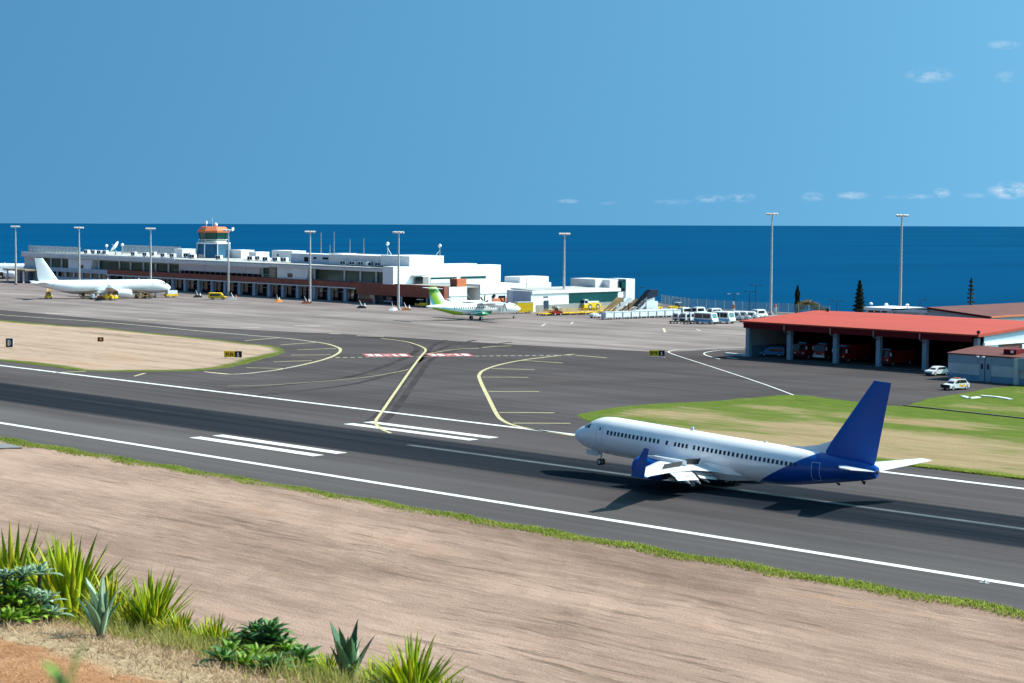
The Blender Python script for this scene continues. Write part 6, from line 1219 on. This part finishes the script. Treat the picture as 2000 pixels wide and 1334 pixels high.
sword('sword leaves rising at the bottom edge just left of the rightmost plant', 940, 1356, 26, px2m(58, dd_(940, 1333)), .7, 3, yellow=.3)
for i, (px, py, l_, lab) in enumerate([(165, 1212, 60, 'low fresh green tuft under the largest fan on its right'), (240, 1216, 62, 'low fresh green tuft right of the silver agave base'), (322, 1236, 60, 'low fresh green tuft in front of the bright plant'), (352, 1240, 56, 'low yellow tuft just left of the dry twigs'), (405, 1252, 60, 'low yellow tuft just right of the dry twigs'), (640, 1318, 58, 'low green tuft left of the dark agave'), (725, 1333, 60, 'low green tuft right of the dark agave'), (768, 1340, 70, 'low green tuft at the left foot of the splayed fan'), (875, 1345, 70, 'low green tuft at the right foot of the splayed fan')]):
    sword(lab, px, py, 26, px2m(l_, dd_(px, py)), .95, 6, yellow=.35)
a1_ = sword('silver agave with five upright pale leaves on the crest', 197, 1250, 8, px2m(82, dd_(197, 1226)), .52, 9, 'agave', 'agave', AGL[2:], .05)
a2_ = sword('dark green agave with broad cream edged leaves at the bottom', 682, 1340, 9, px2m(100, dd_(682, 1333)), .62, 8, 'agave', 'agave', AGL[:2], .05)
def rosettes(label, name, spots_, L, keys, cat_='shrub'):
    d, s = hill_at(*spots_[0][:2]); p0 = Vector(hill_pt(d, s)); t = thing(name, label, cat_, tuple(p0))
    for (px, py, lift, kk) in spots_:
        d2, s2 = hill_at(px, py); p = Vector(hill_pt(d2, s2))+Vector((0, 0, lift))-p0; base_ = Vector(hill_pt(d2, s2, -.05))-p0
        st_ = MB().cyl(tuple(base_), tuple(p), .025, .02, 6).build('stem', MBARK, t); n_ = 17
        for i in range(n_): u_ = (i+.5)/n_; put_leaf(st_, random.choice(RL[kk]), L*(.55+.5*u_)*random.uniform(.9, 1.1), i*2.39996+random.random()*.2, .15+1.15*u_, tuple(p))
    return t
ds_ = dd_(500, 1300); q = lambda n_: px2m(n_, ds_)
rosettes('dense green succulent shrub of many rosettes at the bottom middle', 'succulent_shrub', [(450, 1300, q(20), 'b'), (470, 1270, q(30), 'd'), (500, 1275, q(55), 'd'), (530, 1285, q(60), 'd'), (562, 1290, q(40), 'b'), (590, 1300, q(35), 'd'), (500, 1305, q(18), 'b'), (540, 1308, q(22), 'b'), (575, 1310, q(16), 'b'), (478, 1312, q(8), 'b'), (520, 1318, q(8), 'b'), (605, 1312, q(12), 'b'), (445, 1280, q(22), 'd'), (515, 1268, q(42), 'd'), (548, 1270, q(48), 'd'), (488, 1290, q(40), 'b'), (525, 1298, q(44), 'd'), (555, 1302, q(34), 'b'), (435, 1306, q(12), 'd'), (585, 1318, q(10), 'b'), (535, 1322, q(14), 'd'), (500, 1268, q(66), 'd'), (530, 1268, q(74), 'd'), (468, 1290, q(36), 'd')], q(52), 'bd')
dg_ = dd_(40, 1185); q2_ = lambda n_: px2m(n_, dg_)
rosettes('grey green rosette shrub at the left edge in front of the tall plant', 'rosette_shrub', [(10, 1216, q2_(72), 'g'), (45, 1218, q2_(78), 'g'), (78, 1218, q2_(83), 'g'), (60, 1220, q2_(44), 'g'), (25, 1220, q2_(35), 'b'), (88, 1221, q2_(38), 'g'), (5, 1219, q2_(27), 'b'), (50, 1222, q2_(20), 'b'), (-15, 1216, q2_(56), 'g'), (72, 1223, q2_(14), 'b'), (30, 1218, q2_(56), 'b'), (98, 1224, q2_(17), 'g'), (15, 1224, q2_(9), 'b'), (38, 1224, q2_(6), 'b')], q2_(40), 'gd')
rosettes('small dark leaved shrub between the succulent shrub and the agave', 'rosette_shrub', [(615, 1300, q(18), 'd'), (632, 1310, q(14), 'd')], q(36), 'd')
# dry twigs, fallen leaves
MTW = M('weathered_twig', (.34, .29, .25), .9, var=.25, scale=6); MBK = M('dark_dead_leaf', (.09, .055, .035), .9, var=.3, scale=5)
d, s = hill_at(388, 1250); p0 = hill_pt(d, s); tw_ = thing('dry_twigs', 'tangle of bare grey twigs with one long dark stalk on the crest', 'twigs', p0); k = d/F_PX
for i in range(46):
    a = random.uniform(0, 6.28); l_ = random.uniform(10, 34)*k; e = random.uniform(.1, 1.2); r0 = Vector((math.cos(a)*random.uniform(0, 16)*k, math.sin(a)*random.uniform(0, 16)*k, 0)); d_ = Vector((math.cos(a)*math.cos(e), math.sin(a)*math.cos(e), math.sin(e))); m1 = r0+d_*l_*.5+Vector((0, 0, random.uniform(-3, 4)*k)); MB().tube([r0, m1, r0+d_*l_+Vector((random.uniform(-5, 5)*k, 0, 0))], [1.0*k, .8*k, .35*k], 4).build('twig', MTW, tw_)
MB().tube([(0, 0, 0), tuple(SD*8*k)+(38*k,) if False else (SD.x*8*k, SD.y*8*k, 40*k), (SD.x*28*k, SD.y*28*k, 78*k)], [2.2*k, 1.7*k, .4*k], 5).build('stalk', MBK, tw_)
d, s = hill_at(135, 1253); p0 = hill_pt(d, s, .03); k = d/F_PX; fl_ = thing('fallen_leaf', 'dark curled dead leaf lying on the red path edge', 'dead leaf', p0); o_ = put('blade', leaf_mesh('blade', MBK, .5, .05), fl_); o_.scale = (60*k,)*3; o_.rotation_euler = (0, 1.35, math.atan2(SD.y, SD.x)+.25)
d, s = hill_at(700, 1330); p0 = hill_pt(d, s, .1); k = d/F_PX; fl_ = thing('bent_stalk', 'pale bent dry stalk leaning beside the splayed fan', 'stalk', p0); MB().tube([(0, 0, 0), (SD.x*35*k, SD.y*35*k, 12*k), (SD.x*68*k, SD.y*68*k, 42*k)], [3.2*k, 2.6*k, .8*k], 6).build('stem', MTW, fl_)
# the soft green sprig close to the lens
rr = ray(135, 1304); d = 1.35; p = CAM+rr*d; gx, gy = p.x, p.y; qv = Vector((gx-CAM.x, gy-CAM.y)); zb = hill_z(qv.dot(FD), qv.dot(SD)); sp = thing('weed_sprig', 'out of focus green sprig close to the viewer at the bottom left', 'weed', (gx, gy, zb)); hh = p.z-zb; MB().tube([(0, 0, -.05), (.02, .01, hh*.6), (0, 0, hh-.02)], [.006, .004, .002], 5).build('stem', LBR, sp)
SPR = leaf_mesh('leaf', leafmat('fresh_green_leaf', (.16, .36, .05), (.24, .46, .08), .5, .4), .5, .32, .55, .15, 6)
for i, (a, tl, l_, dz) in enumerate(((1.0, .08, .034, -.020), (3.9, .30, .030, -.026), (5.6, .45, .024, -.034), (2.6, .75, .020, -.048), (.3, 1.0, .020, -.056))):
    o_ = put('leaf', SPR, sp); o_.location = (0, 0, hh+dz); o_.rotation_euler = (0, tl, a); o_.scale = (l_*1.2, l_*1.2, l_*1.2)
# straw and weeds on the crest
P = []
while len(P) < 5200:
    s = random.uniform(-9.5, 2.5); dc = 13-1.5*s; d = dc-1.0+random.gauss(0, .7); 
    if d > 8: P.append(hill_pt(d, s))
tufts('straw_litter', leafmat('straw_blades', (.20, .115, .06), (.50, .35, .22), .85, .2, 2.0), np.array(P), .07, .012, 2.6)
P = []
while len(P) < 2600:
    s = random.uniform(-9.5, 2.5); dc = 13-1.5*s; d = dc+.1+random.gauss(0, .38); P.append(hill_pt(d, s))
tufts('crest_weeds', leafmat('weed_blades', (.16, .17, .03), (.42, .38, .12), .8, .3, 1.5), np.array(P), .17, .016, 1.0)
